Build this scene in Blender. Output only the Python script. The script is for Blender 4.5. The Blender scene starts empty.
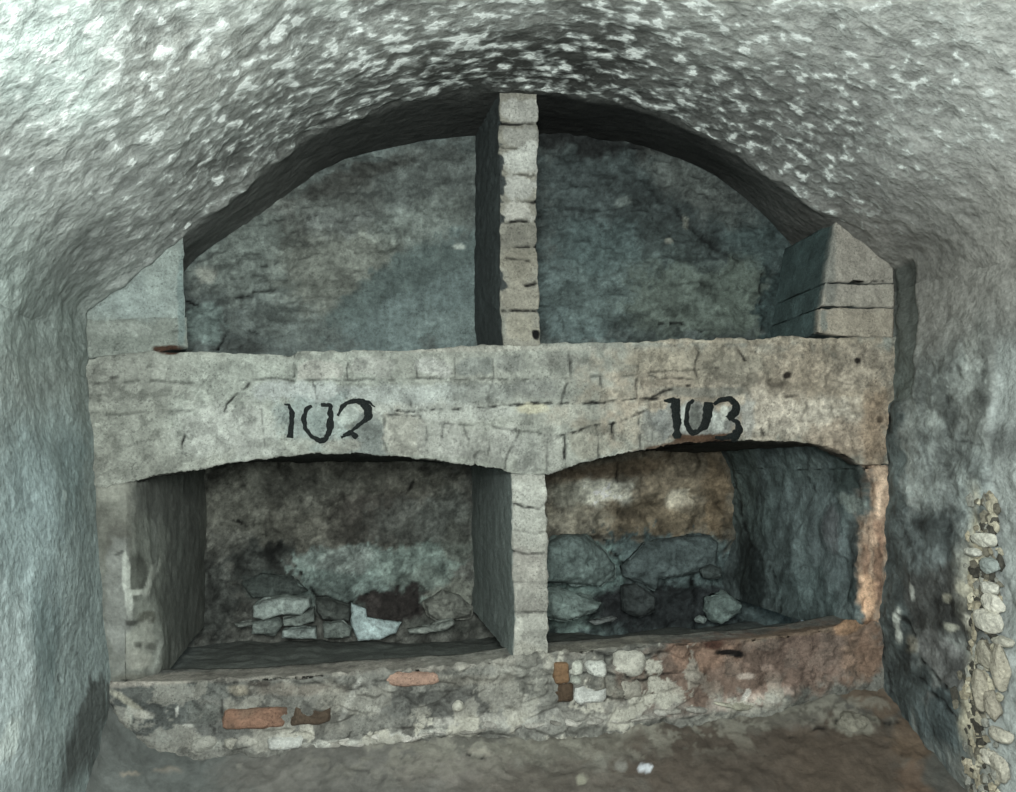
import bpy, math
import numpy as np
from mathutils import Matrix, Vector

# ------------------------------------------------------------------ camera, light, exposure
sc = bpy.context.scene
W, H, F, D = 1016, 792, 834.0, 2.6
EYE = 1.45
def nrm(v): v = np.array(v, float); return v / np.linalg.norm(v)
Yc = nrm((-138, -84, -F))
Xc = np.array((5042, 156, -F), float); Xc -= Yc * Xc.dot(Yc); Xc = nrm(Xc)
Zc = np.cross(Xc, Yc)
R = np.array([Xc, Yc, Zc])                 # world = R @ cam
CP = np.array([0, -D, EYE])
cam_d = bpy.data.cameras.new('camera'); cam_d.lens = F / W * 36; cam_d.sensor_width = 36
cam_d.clip_start = .02
cam = bpy.data.objects.new('camera', cam_d); sc.collection.objects.link(cam)
cam.matrix_world = Matrix.Translation(CP.tolist()) @ Matrix(R.tolist()).to_4x4()
sc.camera = cam

wd = bpy.data.worlds.new('world'); sc.world = wd; wd.use_nodes = True
wd.node_tree.nodes['Background'].inputs[0].default_value = (.72, .92, 1, 1)
wd.node_tree.nodes['Background'].inputs[1].default_value = .22

def area(name, loc, target, size, power, col):
    d = bpy.data.lights.new(name, 'AREA'); d.size = size; d.energy = power; d.color = col
    o = bpy.data.objects.new(name, d); sc.collection.objects.link(o); o.location = loc
    o.rotation_euler = (Vector(target) - Vector(loc)).to_track_quat('-Z', 'Y').to_euler()
    return o
area('passage_lamp', (-.02, -2.75, EYE + .22), (.3, 0, EYE - .05), 0.5, 90, (.955, 1, .955))
pt = bpy.data.lights.new('ceiling_lamp', 'POINT'); pt.energy = 16; pt.color = (.90, 1, .98); pt.shadow_soft_size = .12
po = bpy.data.objects.new('ceiling_lamp', pt); sc.collection.objects.link(po); po.location = (-.25, -1.75, EYE + .62)

sc.view_settings.view_transform = 'Standard'; sc.view_settings.look = 'None'
sc.view_settings.exposure = 0; sc.view_settings.gamma = 1
sc.view_settings.use_curve_mapping = False

# ------------------------------------------------------------------ maths helpers
def hit(px, py, y0=0.0):
    """world points of pixels on the plane y=y0"""
    px = np.asarray(px, float); py = np.asarray(py, float)
    px, py = np.broadcast_arrays(px, py)
    d = np.stack([(px - W/2) / F, (H/2 - py) / F, -np.ones_like(px)], -1) @ R.T
    t = (np.asarray(y0, float) - CP[1]) / d[..., 1]
    return CP + d * t[..., None]
def hitx(px, py, x0):
    d = R @ np.array([(px - W/2) / F, (H/2 - py) / F, -1.0]); return CP + d * ((x0 - CP[0]) / d[0])
def proj(P):
    c = (P - CP) @ R
    z = np.minimum(c[..., 2], -1e-3)
    return W/2 - F * c[..., 0] / z, H/2 + F * c[..., 1] / z
def lin(c):
    c = np.asarray(c, float) / 255.0
    return np.where(c <= .04045, c / 12.92, ((c + .055) / 1.055) ** 2.4)
def sstep(a, b, x):
    t = np.clip((x - a) / (b - a), 0, 1); return t * t * (3 - 2 * t)
def hash3(i, j, k, s=0):
    h = (i.astype(np.int64) * 73856093) ^ (j.astype(np.int64) * 19349663) ^ (k.astype(np.int64) * 83492791) ^ (s * 2654435761)
    h = h & 0xffffffff
    h = ((h ^ (h >> 15)) * 2246822519) & 0xffffffff
    h = ((h ^ (h >> 13)) * 3266489917) & 0xffffffff
    return ((h ^ (h >> 16)) & 0xffffff) / float(0xffffff)
def vnoise(P, s=0):
    I = np.floor(P).astype(np.int64); f = P - I; f = f * f * f * (f * (f * 6 - 15) + 10)
    r = 0
    for a in (0, 1):
        for b in (0, 1):
            for c in (0, 1):
                w = (f[..., 0] if a else 1 - f[..., 0]) * (f[..., 1] if b else 1 - f[..., 1]) * (f[..., 2] if c else 1 - f[..., 2])
                r = r + w * hash3(I[..., 0] + a, I[..., 1] + b, I[..., 2] + c, s)
    return r * 2 - 1
def fbm(P, scale=1.0, oct=4, s=0, gain=.55):
    r = 0; a = 1; t = 0
    sc_ = np.asarray(scale, float)
    for k in range(oct):
        r = r + a * vnoise(P * sc_ + 17.3 * k, s + k); t += a; a *= gain; sc_ = sc_ * 2.07
    return r / t * 1.6
def cells(P, scale, s=0):
    """F1, F2 distances and random id of 3-D cells"""
    Q = P * np.asarray(scale, float); I = np.floor(Q).astype(np.int64)
    f1 = np.full(Q.shape[:-1], 9.0); f2 = f1.copy(); rid = f1 * 0
    for a in (-1, 0, 1):
        for b in (-1, 0, 1):
            for c in (-1, 0, 1):
                i, j, k = I[..., 0] + a, I[..., 1] + b, I[..., 2] + c
                d = np.sqrt((i + hash3(i, j, k, s + 1) - Q[..., 0])**2 + (j + hash3(i, j, k, s + 2) - Q[..., 1])**2 + (k + hash3(i, j, k, s + 3) - Q[..., 2])**2)
                n = d < f1
                f2 = np.where(n, f1, np.minimum(f2, d)); rid = np.where(n, hash3(i, j, k, s + 4), rid); f1 = np.where(n, d, f1)
    return f1, f2, rid
def pl(pts, x):
    a = np.array(pts, float); return np.interp(x, a[:, 0], a[:, 1])
def dist_poly(px, py, pts):
    d = np.full(px.shape, 1e9)
    for (x0, y0), (x1, y1) in zip(pts[:-1], pts[1:]):
        dx, dy = x1 - x0, y1 - y0; L = dx*dx + dy*dy + 1e-9
        t = np.clip(((px - x0) * dx + (py - y0) * dy) / L, 0, 1)
        d = np.minimum(d, np.hypot(px - x0 - t * dx, py - y0 - t * dy))
    return d

# ------------------------------------------------------------------ materials
def stone_mat(name, fine=60.0, bump=.5, contrast=.5, rough=.92, fleck=False, fscale=(16, 16, 16), pits=.0):
    m = bpy.data.materials.new(name); m.use_nodes = True; n = m.node_tree; L = n.links
    b = n.nodes['Principled BSDF']; b.inputs['Roughness'].default_value = rough
    b.inputs['Specular IOR Level'].default_value = .25
    at = n.nodes.new('ShaderNodeAttribute'); at.attribute_name = 'Col'
    tc = n.nodes.new('ShaderNodeTexCoord')
    def noise(scale, detail=5, rough_=.6, vec=None):
        x = n.nodes.new('ShaderNodeTexNoise'); x.inputs['Scale'].default_value = scale
        x.inputs['Detail'].default_value = detail; x.inputs['Roughness'].default_value = rough_
        L.new(vec or tc.outputs['Object'], x.inputs['Vector']); return x.outputs['Fac']
    def ramp(src, a, b_, lo, hi):
        x = n.nodes.new('ShaderNodeMapRange'); x.inputs[1].default_value = a; x.inputs[2].default_value = b_
        x.inputs[3].default_value = lo; x.inputs[4].default_value = hi; L.new(src, x.inputs[0]); return x.outputs[0]
    def math_(op, a, b_):
        x = n.nodes.new('ShaderNodeMath'); x.operation = op
        for k, v in enumerate((a, b_)):
            if isinstance(v, (int, float)): x.inputs[k].default_value = v
            else: L.new(v, x.inputs[k])
        return x.outputs[0]
    nf = noise(fine, 6, .7); nm = noise(fine * .22, 4, .6)
    mul = math_('MULTIPLY', ramp(nf, .3, .7, 1 - contrast, 1 + contrast), ramp(nm, .3, .7, 1 - contrast * .6, 1 + contrast * .6))
    if pits:
        pn = noise(150, 3, .6); pw = noise(14, 3, .6)
        mul = math_('MULTIPLY', mul, ramp(math_('ADD', pn, math_('MULTIPLY', pw, .35)), .50, .60, 1 - pits, 1))
        sp = noise(190, 2, .5); mul = math_('MULTIPLY', mul, ramp(sp, .62, .72, 1, 1 + pits * .8))
    vm = n.nodes.new('ShaderNodeVectorMath'); vm.operation = 'SCALE'
    L.new(at.outputs['Color'], vm.inputs[0]); L.new(mul, vm.inputs['Scale'])
    col = vm.outputs[0]; height = math_('ADD', nf, math_('MULTIPLY', nm, 1.5))
    if fleck:
        fa = n.nodes.new('ShaderNodeAttribute'); fa.attribute_name = 'Fleck'
        mp = n.nodes.new('ShaderNodeMapping'); mp.inputs['Scale'].default_value = fscale
        L.new(tc.outputs['Object'], mp.inputs['Vector'])
        fn = noise(1.0, 3.5, .55, mp.outputs['Vector'])
        mask = ramp(math_('ADD', fn, fa.outputs['Fac']), .60, .65, 0, 1)
        mx = n.nodes.new('ShaderNodeMix'); mx.data_type = 'RGBA'
        L.new(mask, mx.inputs['Factor']); L.new(col, mx.inputs[6]); mx.inputs[7].default_value = (.80, .84, .82, 1)
        col = mx.outputs[2]
        n.links.remove(mx.inputs[6].links[0])
        soft = ramp(math_('ADD', fn, fa.outputs['Fac']), .50, .60, 0, .42)      # thin worn whitewash round the thick flakes
        m2 = n.nodes.new('ShaderNodeMix'); m2.data_type = 'RGBA'
        L.new(soft, m2.inputs['Factor']); L.new(vm.outputs[0], m2.inputs[6]); m2.inputs[7].default_value = (.62, .66, .64, 1)
        L.new(m2.outputs[2], mx.inputs[6])
        height = math_('ADD', height, math_('MULTIPLY', fn, 2.5))
    L.new(col, b.inputs['Base Color'])
    bp = n.nodes.new('ShaderNodeBump'); bp.inputs['Strength'].default_value = bump; bp.inputs['Distance'].default_value = .012
    L.new(height, bp.inputs['Height']); L.new(bp.outputs[0], b.inputs['Normal'])
    return m
M = {
    'plaster': stone_mat('lime_plaster', 90, .35, .22),
    'masonry': stone_mat('plastered_masonry', 110, .5, .30, pits=.38),
    'rock': stone_mat('rough_rock', 60, .65, .42, pits=.3),
    'vault': stone_mat('whitewashed_vault', 70, .5, .32, .7, True, (17, 25, 34)),
    'wall': stone_mat('damp_plaster_wall', 60, .35, .2, .75, pits=.12),
    'earth': stone_mat('earth', 45, .45, .2),
}
def paint_mat(name, col):
    m = bpy.data.materials.new(name); m.use_nodes = True; n = m.node_tree; b = n.nodes['Principled BSDF']
    t = n.nodes.new('ShaderNodeTexNoise'); t.inputs['Scale'].default_value = 120; t.inputs['Detail'].default_value = 5
    r = n.nodes.new('ShaderNodeValToRGB'); r.color_ramp.elements[0].position = .56; r.color_ramp.elements[1].position = .80
    b.inputs['Specular IOR Level'].default_value = .08
    r.color_ramp.elements[0].color = (*col, 1); r.color_ramp.elements[1].color = (.12, .13, .125, 1)
    n.links.new(t.outputs['Fac'], r.inputs[0]); n.links.new(r.outputs[0], b.inputs['Base Color'])
    b.inputs['Roughness'].default_value = .8; return m
M['paint'] = paint_mat('black_paint', (.006, .008, .008))

# ------------------------------------------------------------------ object helpers
def tag(o, label=None, cat=None, group=None, kind=None):
    if label: o['label'] = label
    if cat: o['category'] = cat
    if group: o['group'] = group
    if kind: o['kind'] = kind
    return o
def empty(name, loc, label, cat, group=None):
    o = bpy.data.objects.new(name, None); sc.collection.objects.link(o); o.location = Vector([float(v) for v in loc])
    o.empty_display_size = .05
    return tag(o, label, cat, group, 'thing' if cat else None)
def build(name, V, Fc, col, mat, parent=None, fleck=None, origin=None, smooth=True):
    V = np.asarray(V, float)
    if origin is None: origin = np.array(parent.location) if parent else V.mean(0)
    me = bpy.data.meshes.new(name)
    V2 = V - origin
    me.vertices.add(len(V)); me.vertices.foreach_set('co', V2.ravel())
    Fc = np.asarray(Fc, np.int64); nf = len(Fc); k = Fc.shape[1]
    me.loops.add(nf * k); me.loops.foreach_set('vertex_index', Fc.ravel())
    me.polygons.add(nf); me.polygons.foreach_set('loop_start', np.arange(0, nf * k, k))
    me.polygons.foreach_set('loop_total', np.full(nf, k)); me.update(calc_edges=True)
    if col is not None:
        a = me.attributes.new('Col', 'FLOAT_COLOR', 'POINT')
        a.data.foreach_set('color', np.concatenate([np.clip(col, .002, .95), np.ones((len(V), 1))], 1).ravel())
    if fleck is not None:
        a = me.attributes.new('Fleck', 'FLOAT', 'POINT'); a.data.foreach_set('value', fleck.ravel())
    me.polygons.foreach_set('use_smooth', np.full(nf, smooth))
    me.materials.append(mat)
    o = bpy.data.objects.new(name, me); sc.collection.objects.link(o)
    if parent: o.parent = parent
    else: o.location = Vector([float(v) for v in origin])
    return o
def grid_faces(nu, nv, flip=False):
    i = np.arange(nu * nv).reshape(nu, nv)
    f = np.stack([i[:-1, :-1], i[1:, :-1], i[1:, 1:], i[:-1, 1:]], -1).reshape(-1, 4)
    return f[:, ::-1] if flip else f
def normals(G, flip=False):
    n = np.cross(np.gradient(G, axis=0), np.gradient(G, axis=1)); n /= np.linalg.norm(n, axis=-1, keepdims=True) + 1e-12
    return -n if flip else n
def paint(P, px, py, base, blobs, gain=1.0, lines=(), var=.12, seed=0, lw=1.0):
    """albedo of a surface: base colour plus stains, patches and cracks"""
    col = np.broadcast_to(lin(base), P.shape).copy()
    wx = fbm(P, 14, 4, seed + 5); wy = fbm(P, 14, 4, seed + 9); w2 = fbm(P, 40, 3, seed + 13)
    for b in blobs:
        cx, cy, rx, ry, c = b[:5]; a = b[5] if len(b) > 5 else .85; soft = b[6] if len(b) > 6 else .25; rot = math.radians(b[7]) if len(b) > 7 else 0
        X, Y = px - cx, py - cy
        X, Y = X * math.cos(rot) + Y * math.sin(rot), -X * math.sin(rot) + Y * math.cos(rot)
        X = X + wx * min(rx, 22) * .35; Y = Y + wy * min(ry, 22) * .35
        r = (np.abs(X / rx) ** 2.6 + np.abs(Y / ry) ** 2.6) ** (1 / 2.6) + .22 * w2 + .12 * wx
        m = (min(1, a * 1.12) * (1 - sstep(1 - soft * .75, 1 + soft * .75, r)))[..., None]
        col = col * (1 - m) + lin(c) * m
    col *= (1 + var * fbm(P, 20, 4, seed + 21) + var * .6 * fbm(P, 60, 2, seed + 31))[..., None]
    dep = np.zeros(px.shape)
    for l in lines:
        pts, wdt, dark = l[0], l[1] * 1.05 * lw, l[2]
        d = dist_poly(px + wx * 2.2, py + wy * 2.2, pts)
        m = 1 - sstep(wdt * .4, wdt * 1.3, d)
        m = m * np.clip(.62 + 1.2 * w2 + .5 * wx, 0, 1)
        col *= (1 - m * min(.96, dark * 1.45))[..., None]; dep = np.maximum(dep, m * dark)
    lum = (col * [.3, .55, .15]).sum(-1, keepdims=True)
    return (lum + (col - lum) * .70) * gain, dep
def sheet(name, G, mat, base, blobs=(), gain=1.0, lines=(), disp=None, flip=False, parent=None, var=.12, seed=0, crack=.008, extra=None, colf=None, fleck=None, pix=None, origin=None):
    nu, nv = G.shape[:2]; px, py = pix if pix is not None else proj(G)
    col, dep = paint(G, px, py, base, blobs, gain, lines, var, seed)
    h = -crack * dep
    if disp is not None: h = h + disp(G, px, py)
    if colf is not None: col = colf(G, px, py, col, h)
    N = normals(G); flip = ((N * (CP - G)).sum(-1) / np.linalg.norm(CP - G, axis=-1)).mean() < 0
    N = -N if flip else N; V = G + N * h[..., None]
    fl = fleck(G, px, py) if fleck else None
    o = build(name, V.reshape(-1, 3), grid_faces(nu, nv, flip), col.reshape(-1, 3), mat, parent, fl, origin)
    return o
def sweep(corner_rows, counts):
    """corner_rows: list of (n,3) arrays, joined by straight segments with given counts -> (n, total, 3)"""
    out = []
    for k, c in enumerate(counts):
        t = np.linspace(0, 1, c, endpoint=(k == len(counts) - 1))
        out.append(corner_rows[k][:, None] * (1 - t)[None, :, None] + corner_rows[k + 1][:, None] * t[None, :, None])
    return np.concatenate(out, 1)
def setback(P, y):
    Q = P.copy(); Q[..., 1] = y; return Q

def chips(P, sc_, seed, lo, hi, edge=.07, level=0.0):
    """flaked patches with crisp edges: factor lo where the face has come away, hi where it stands"""
    f = fbm(P, sc_, 5, seed, .6); return (lo + (hi - lo) * sstep(level - edge, level + edge, f))[..., None]
DU, DL = .37, 1.07          # depth of the upper opening and of the two niches

# ------------------------------------------------------------------ vault and side walls (the setting)
ARCH_F = [(85, 345), (84, 322), (84, 311), (100, 297), (130, 274), (155, 256), (178, 239), (205, 214), (240, 185), (280, 157), (315, 137), (350, 121), (390, 107), (425, 99),
          (460, 94), (500, 92), (540, 93), (580, 100), (620, 107), (660, 117), (700, 136), (740, 158), (780, 184), (810, 203), (838, 222), (865, 242), (893, 266), (894, 290), (893.5, 300)]
ARCH_B = [(182, 350), (182, 340), (182, 300), (184, 276), (195, 262), (215, 243), (250, 218), (285, 193), (320, 174), (350, 162), (380, 152), (420, 144), (465, 138), (500, 136),
          (540, 135), (590, 138), (640, 146), (680, 160), (715, 178), (745, 200), (768, 218), (785, 235), (800, 252), (812, 268), (820, 285), (826, 300), (830, 320), (830, 340)]
def resample(P, n):
    s = np.r_[0, np.cumsum(np.linalg.norm(np.diff(P, axis=0), axis=1))]; t = np.linspace(0, s[-1], n)
    Q = np.stack([np.interp(t, s, P[:, k]) for k in range(3)], 1)
    for _ in range(max(3, n // 60)):
        Q[1:-1] = (Q[:-2] + 2 * Q[1:-1] + Q[2:]) / 4
    return Q
XL_top = hit(85, 345, 0); XR_top = hit(893.5, 300, 0)
NA = 430
af = resample(hit([p[0] for p in ARCH_F], [p[1] for p in ARCH_F], 0), NA)
ab = resample(hit([p[0] for p in ARCH_B], [p[1] for p in ARCH_B], DU), NA)
afs = af.copy()
for _ in range(900): afs[1:-1] = (afs[:-2] + 2 * afs[1:-1] + afs[2:]) / 4
ys = np.r_[np.arange(DU, .0, -.011), np.arange(0, -1.9, -.0085), np.arange(-1.9, -4.0, -.05)]
G = np.zeros((NA, len(ys), 3))
for k, y in enumerate(ys):
    t = max(0, min(1, y / DU)); G[:, k] = af * (1 - t) + ab * t
    if y < 0:                                     # the tunnel flares slightly as it comes out
        w = float(sstep(0, .45, -y)); G[:, k] = af * (1 - w) + afs * w
    G[:, k, 1] = y
def chase(P):
    """the shallow upright chase cut in the right wall beside the end blocks"""
    x, z, y = P[..., 0], P[..., 2], P[..., 1]
    return sstep(1.3, 1.4, x) * sstep(.02, .0, y) * sstep(-.125, -.105, y + .008 * fbm(P, 10, 3, 4)) * sstep(CH0, CH0 + .02, z) * sstep(CH1, CH1 - .02, z)
CH0, CH1 = hit(890, 405, 0)[2], hit(895, 266, 0)[2]
def vault_disp(P, px, py):
    f1, f2, r = cells(P + .01 * fbm(P, 9, 3, 60)[..., None], (15, 12, 19), 40)
    fade = np.clip((.02 - P[..., 1]) / .1, .35, 1)
    rim = np.exp(-((P[..., 1] + .03) / .035) ** 2)
    return (.013 * fbm(P, 3.0, 2, 41) + .006 * (.5 - f1) * fade + .0045 * fbm(P, (16, 20, 26), 4, 44) * fade + .020 * rim * (fbm(P, 9, 4, 47) + .1) - .014 * chase(P))
SEAM_L, SEAM_R = lin((146, 156, 152)), lin((152, 151, 146))
def seam_mix(P, c):
    L_ = P[..., 0] < .4; zt = np.where(L_, XL_top[2], XR_top[2]); d = np.abs(P[..., 2] - zt + .03 * fbm(P, 5, 3, 9)); w = (1 - sstep(.02, .30, d))[..., None]
    c = c * (1 - w) + np.where(L_[..., None], SEAM_L, SEAM_R) * w
    k = .85 * chase(P)[..., None]; return c * (1 - k) + lin((84, 90, 86)) * k  # the shadow in the chase is painted into the wall colour
def vault_col(P, px, py, col, h):
    y = P[..., 1]
    col = seam_mix(P, col)
    f = fbm(P, 6, 4, 70)
    # soot and painted shadow darken the mouth of the recess, strongest at the crown
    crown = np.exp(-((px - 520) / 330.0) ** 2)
    soot_shadow = sstep(-1.05 + .25 * f, .0, y) * (.30 + .70 * crown)
    inner = sstep(-.03, .03, y)  # shadow behind the rim, painted into the vault colour
    c = col * (1 - .80 * soot_shadow)[..., None]
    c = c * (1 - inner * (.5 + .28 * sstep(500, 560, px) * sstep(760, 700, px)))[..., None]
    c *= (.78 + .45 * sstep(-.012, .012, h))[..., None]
    return c
def vault_fleck(P, px, py):
    y = P[..., 1]
    v = .0 * y
    v = np.where(y > -.02, -.3, v)
    left = np.exp(-(((px - 110) / 260.0) ** 2 + ((py - 40) / 120.0) ** 2))
    mid = np.exp(-(((px - 450) / 280.0) ** 2 + ((py - 60) / 60.0) ** 2))
    lo = sstep(120, 300, py); rr = sstep(700, 900, px)
    return v + .035 * left + .045 * mid - .07 * lo - .015 * rr + .03 * fbm(P, 3, 3, 77) - .25 * (1 - sstep(.05, .30, np.abs(P[..., 2] - np.where(P[..., 0] < .4, XL_top[2], XR_top[2]))))
vb = [(255, 85, 40, 22, (118, 120, 114), .8, .3, 10), (150, 95, 60, 22, (140, 142, 136), .7, .4, 10), (215, 20, 40, 12, (136, 138, 130), .8, .3), (320, 75, 50, 18, (128, 130, 124), .7, .4), (60, 135, 70, 26, (160, 166, 160), .6, .5), (200, 160, 70, 24, (134, 138, 132), .6, .5, -20),
      (330, 10, 30, 12, (226, 236, 228), .8, .4, 20), (420, 60, 60, 20, (116, 118, 112), .6, .5), (540, 60, 120, 30, (104, 106, 100), .6, .6),
      (110, 50, 190, 90, (178, 186, 180), .8, .6), (30, 50, 80, 80, (205, 222, 216), .7, .6), (200, 70, 95, 45, (150, 152, 146), .6, .5),
      (60, 220, 150, 80, (182, 188, 184), .7, .6), (900, 120, 190, 120, (168, 170, 166), .7, .7), (960, 210, 90, 60, (150, 150, 146), .7, .6),
      (840, 250, 70, 50, (140, 136, 130), .6, .6)]
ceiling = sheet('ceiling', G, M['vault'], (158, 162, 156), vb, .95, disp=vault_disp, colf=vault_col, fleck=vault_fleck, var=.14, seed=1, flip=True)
tag(ceiling, kind='structure')

XL_top, XR_top = af[0], af[-1]
def side_wall(name, top, foot_px, base, blobs, lines, flip, seed, disp, ysw, colf=None, nz=190):
    foot = hit(*foot_px, 0); foot = top + (foot - top) * 1.0
    down = foot.copy()
    z0 = np.linspace(0, 1, nz); col0 = top[None] * (1 - z0)[:, None] + foot[None] * z0[:, None]; col0[0, 2] += .03
    col0 = np.concatenate([col0, np.array([[foot[0], 0, foot[2] - k * .06] for k in range(1, 22)])])
    g = np.repeat(col0[:, None], len(ysw), 1); g[..., 1] = ysw[None]
    def cf(P, px, py, col, h):
        if colf: col = colf(P, px, py, col, h)
        col = seam_mix(P, col)
        f = fbm(P, 6, 4, 70); crown = np.exp(-((px - 520) / 330.0) ** 2)
        w = 1 - sstep(.02, .30, np.abs(P[..., 2] - top[2]))
        return col * (1 - w * .80 * sstep(-1.05 + .25 * f, .0, P[..., 1]) * (.30 + .70 * crown))[..., None]
    o = sheet(name, g, M['vault'], base, blobs, 1.0, lines, disp, flip, seed=seed, colf=cf, var=.10, fleck=lambda P, px, py: -.3 + 0 * px)
    return tag(o, kind='structure')
def wall_d(P, px, py):
    f1, f2, r = cells(P, (9, 9, 7), 90)
    z = P[..., 2]; zt = np.where(P[..., 0] < .4, XL_top[2], XR_top[2]); w = sstep(zt - .35, zt, z)
    low = -.014 * chase(P) + .012 * fbm(P, 3.0, 2, 41) + .003 * (.5 - f1) + .003 * fbm(P, (10, 9, 8), 3, 46)
    return low * (1 - w) + vault_disp(P, px, py) * w
ysw = np.r_[np.arange(.06, -.85, -.0085), np.arange(-.85, -4.0, -.05)]
blu = (138, 156, 155)
lb = [(40, 330, 90, 70, (128, 134, 128), .8, .6), (92, 400, 16, 120, (112, 124, 120), .7, .5), (20, 420, 40, 40, (128, 140, 136), .5, .6),
      (50, 480, 40, 60, (122, 142, 142), .6, .6), (72, 470, 12, 40, (104, 124, 124), .5, .5), (30, 560, 30, 100, (146, 168, 170), .6, .6),
      (10, 700, 36, 100, (172, 190, 190), .8, .6), (92, 730, 16, 60, (84, 92, 90), .9, .2, 20), (45, 650, 12, 60, (112, 138, 140), .5, .6, -6),
      (4, 742, 8, 22, (190, 205, 200), .8, .3, 20), (62, 496, 3, 6, (170, 190, 188), .8, .3), (60, 640, 4, 30, (90, 110, 110), .5, .5)]
ll = [([(60, 800), (64, 785), (78, 772)], 1.6, .8), ([(65, 660), (66, 680)], 1.2, .5), ([(86, 322), (92, 400), (97, 470), (104, 540), (108, 600)], 1.5, .6)]
side_wall('wall_left', XL_top, (113, 690), blu, lb, ll, True, 3, wall_d, ysw)
rgt = (128, 134, 130)
rb = [(940, 420, 40, 90, (126, 132, 127), .7, .6), (960, 300, 50, 60, (128, 130, 124), .6, .6),
      (955, 350, 9, 14, (84, 92, 90), .6, .4), (985, 320, 12, 20, (80, 88, 86), .5, .5), (930, 380, 30, 60, (98, 106, 104), .5, .6), (968, 385, 14, 22, (160, 168, 163), .6, .4),
      (950, 470, 40, 40, (134, 144, 142), .6, .6), (975, 500, 26, 30, (150, 162, 160), .6, .5), (895, 500, 11, 140, (66, 78, 78), .8, .5),
      (930, 545, 36, 40, (90, 100, 100), .85, .5), (935, 605, 55, 36, (72, 74, 72), .9, .4), (970, 575, 18, 35, (150, 148, 132), .45, .7), (895, 640, 14, 70, (66, 76, 76), .8, .5),
      (948, 662, 42, 16, (122, 124, 122), .95, .15, 42), (930, 690, 36, 14, (108, 112, 110), .9, .2, 42), (905, 700, 22, 40, (72, 82, 82), .9, .4, 30),
      (950, 725, 34, 36, (84, 98, 100), .9, .3, 30), (900, 625, 2.5, 16, (185, 190, 180), .8, .3), (910, 645, 5, 8, (140, 132, 112), .6, .5),
      (945, 598, 5, 4, (200, 196, 172), .8, .4), (968, 620, 7, 5, (205, 202, 186), .8, .4, 20), (952, 628, 8, 4, (190, 190, 170), .8, .4),
      (912, 592, 2, 9, (170, 174, 166), .8, .4), (975, 560, 5, 5, (190, 184, 150), .7, .4), (965, 588, 10, 8, (165, 160, 138), .5, .5)]
rl = [([(905, 648), (935, 672), (965, 705), (985, 735)], 1.8, .7), ([(900, 610), (915, 640), (905, 648)], 1.6, .6), ([(915, 675), (945, 700), (975, 735)], 1.6, .6),
      ([(880, 600), (884, 650), (892, 700), (935, 750)], 1.6, .5), ([(893, 268), (895, 330), (893, 400), (888, 480)], 1.6, .7),
      ([(945, 395), (945, 430), (950, 440), (985, 445)], 1.2, .4), ([(960, 340), (975, 370), (995, 360)], 1.2, .4), ([(925, 420), (928, 470), (940, 500)], 1.2, .35)]
def right_col(P, px, py, col, h):
    # beyond the broken plaster edge the wall is laid in pale and grey courses
    y, z = P[..., 1], P[..., 2]
    e = sstep(-.455, -.475, y + .02 * fbm(P, 9, 3, 8)) * sstep(XR_top[2] - .05, XR_top[2] - .3, z)
    band = vnoise(np.stack([z * 0, z * 0, z * 12 + 3.3], -1), 5)
    c2 = lin((168, 174, 172)) * (.75 + .45 * band)[..., None]
    mb = (np.exp(-((y + .43 + .02 * fbm(P, 8, 3, 31)) / .035) ** 2) * sstep(EYE - .05, EYE - .15, z) * np.clip(.45 + 1.3 * fbm(P, (16, 22, 9), 4, 32), 0, 1))[..., None]
    col = col * (1 - mb) + lin((186, 180, 160)) * mb
    n = fbm(P, (18, 14, 18), 4, 15)
    mot = (1 + .55 * n * sstep(EYE + .6, EYE + .2, z))[..., None]
    mot = mot * (1 + (chips(P, (12, 10, 9), 251, .80, 1.12) * chips(P, (20, 16, 16), 252, .72, 1.05, .05, -.25) - 1) * sstep(EYE + .7, EYE + .3, z)[..., None])
    return (col * mot) * (1 - e)[..., None] + c2 * e[..., None]
def right_d(P, px, py):
    y = P[..., 1]
    z = P[..., 2]; return wall_d(P, px, py) + (-.012 * sstep(-.455, -.475, y) + .010 * fbm(P, (16, 14, 14), 4, 48)) * sstep(XR_top[2], XR_top[2] - .3, z)
side_wall('wall_right', XR_top, (881, 690), rgt, rb, rl, False, 4, right_d, ysw, right_col)

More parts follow.
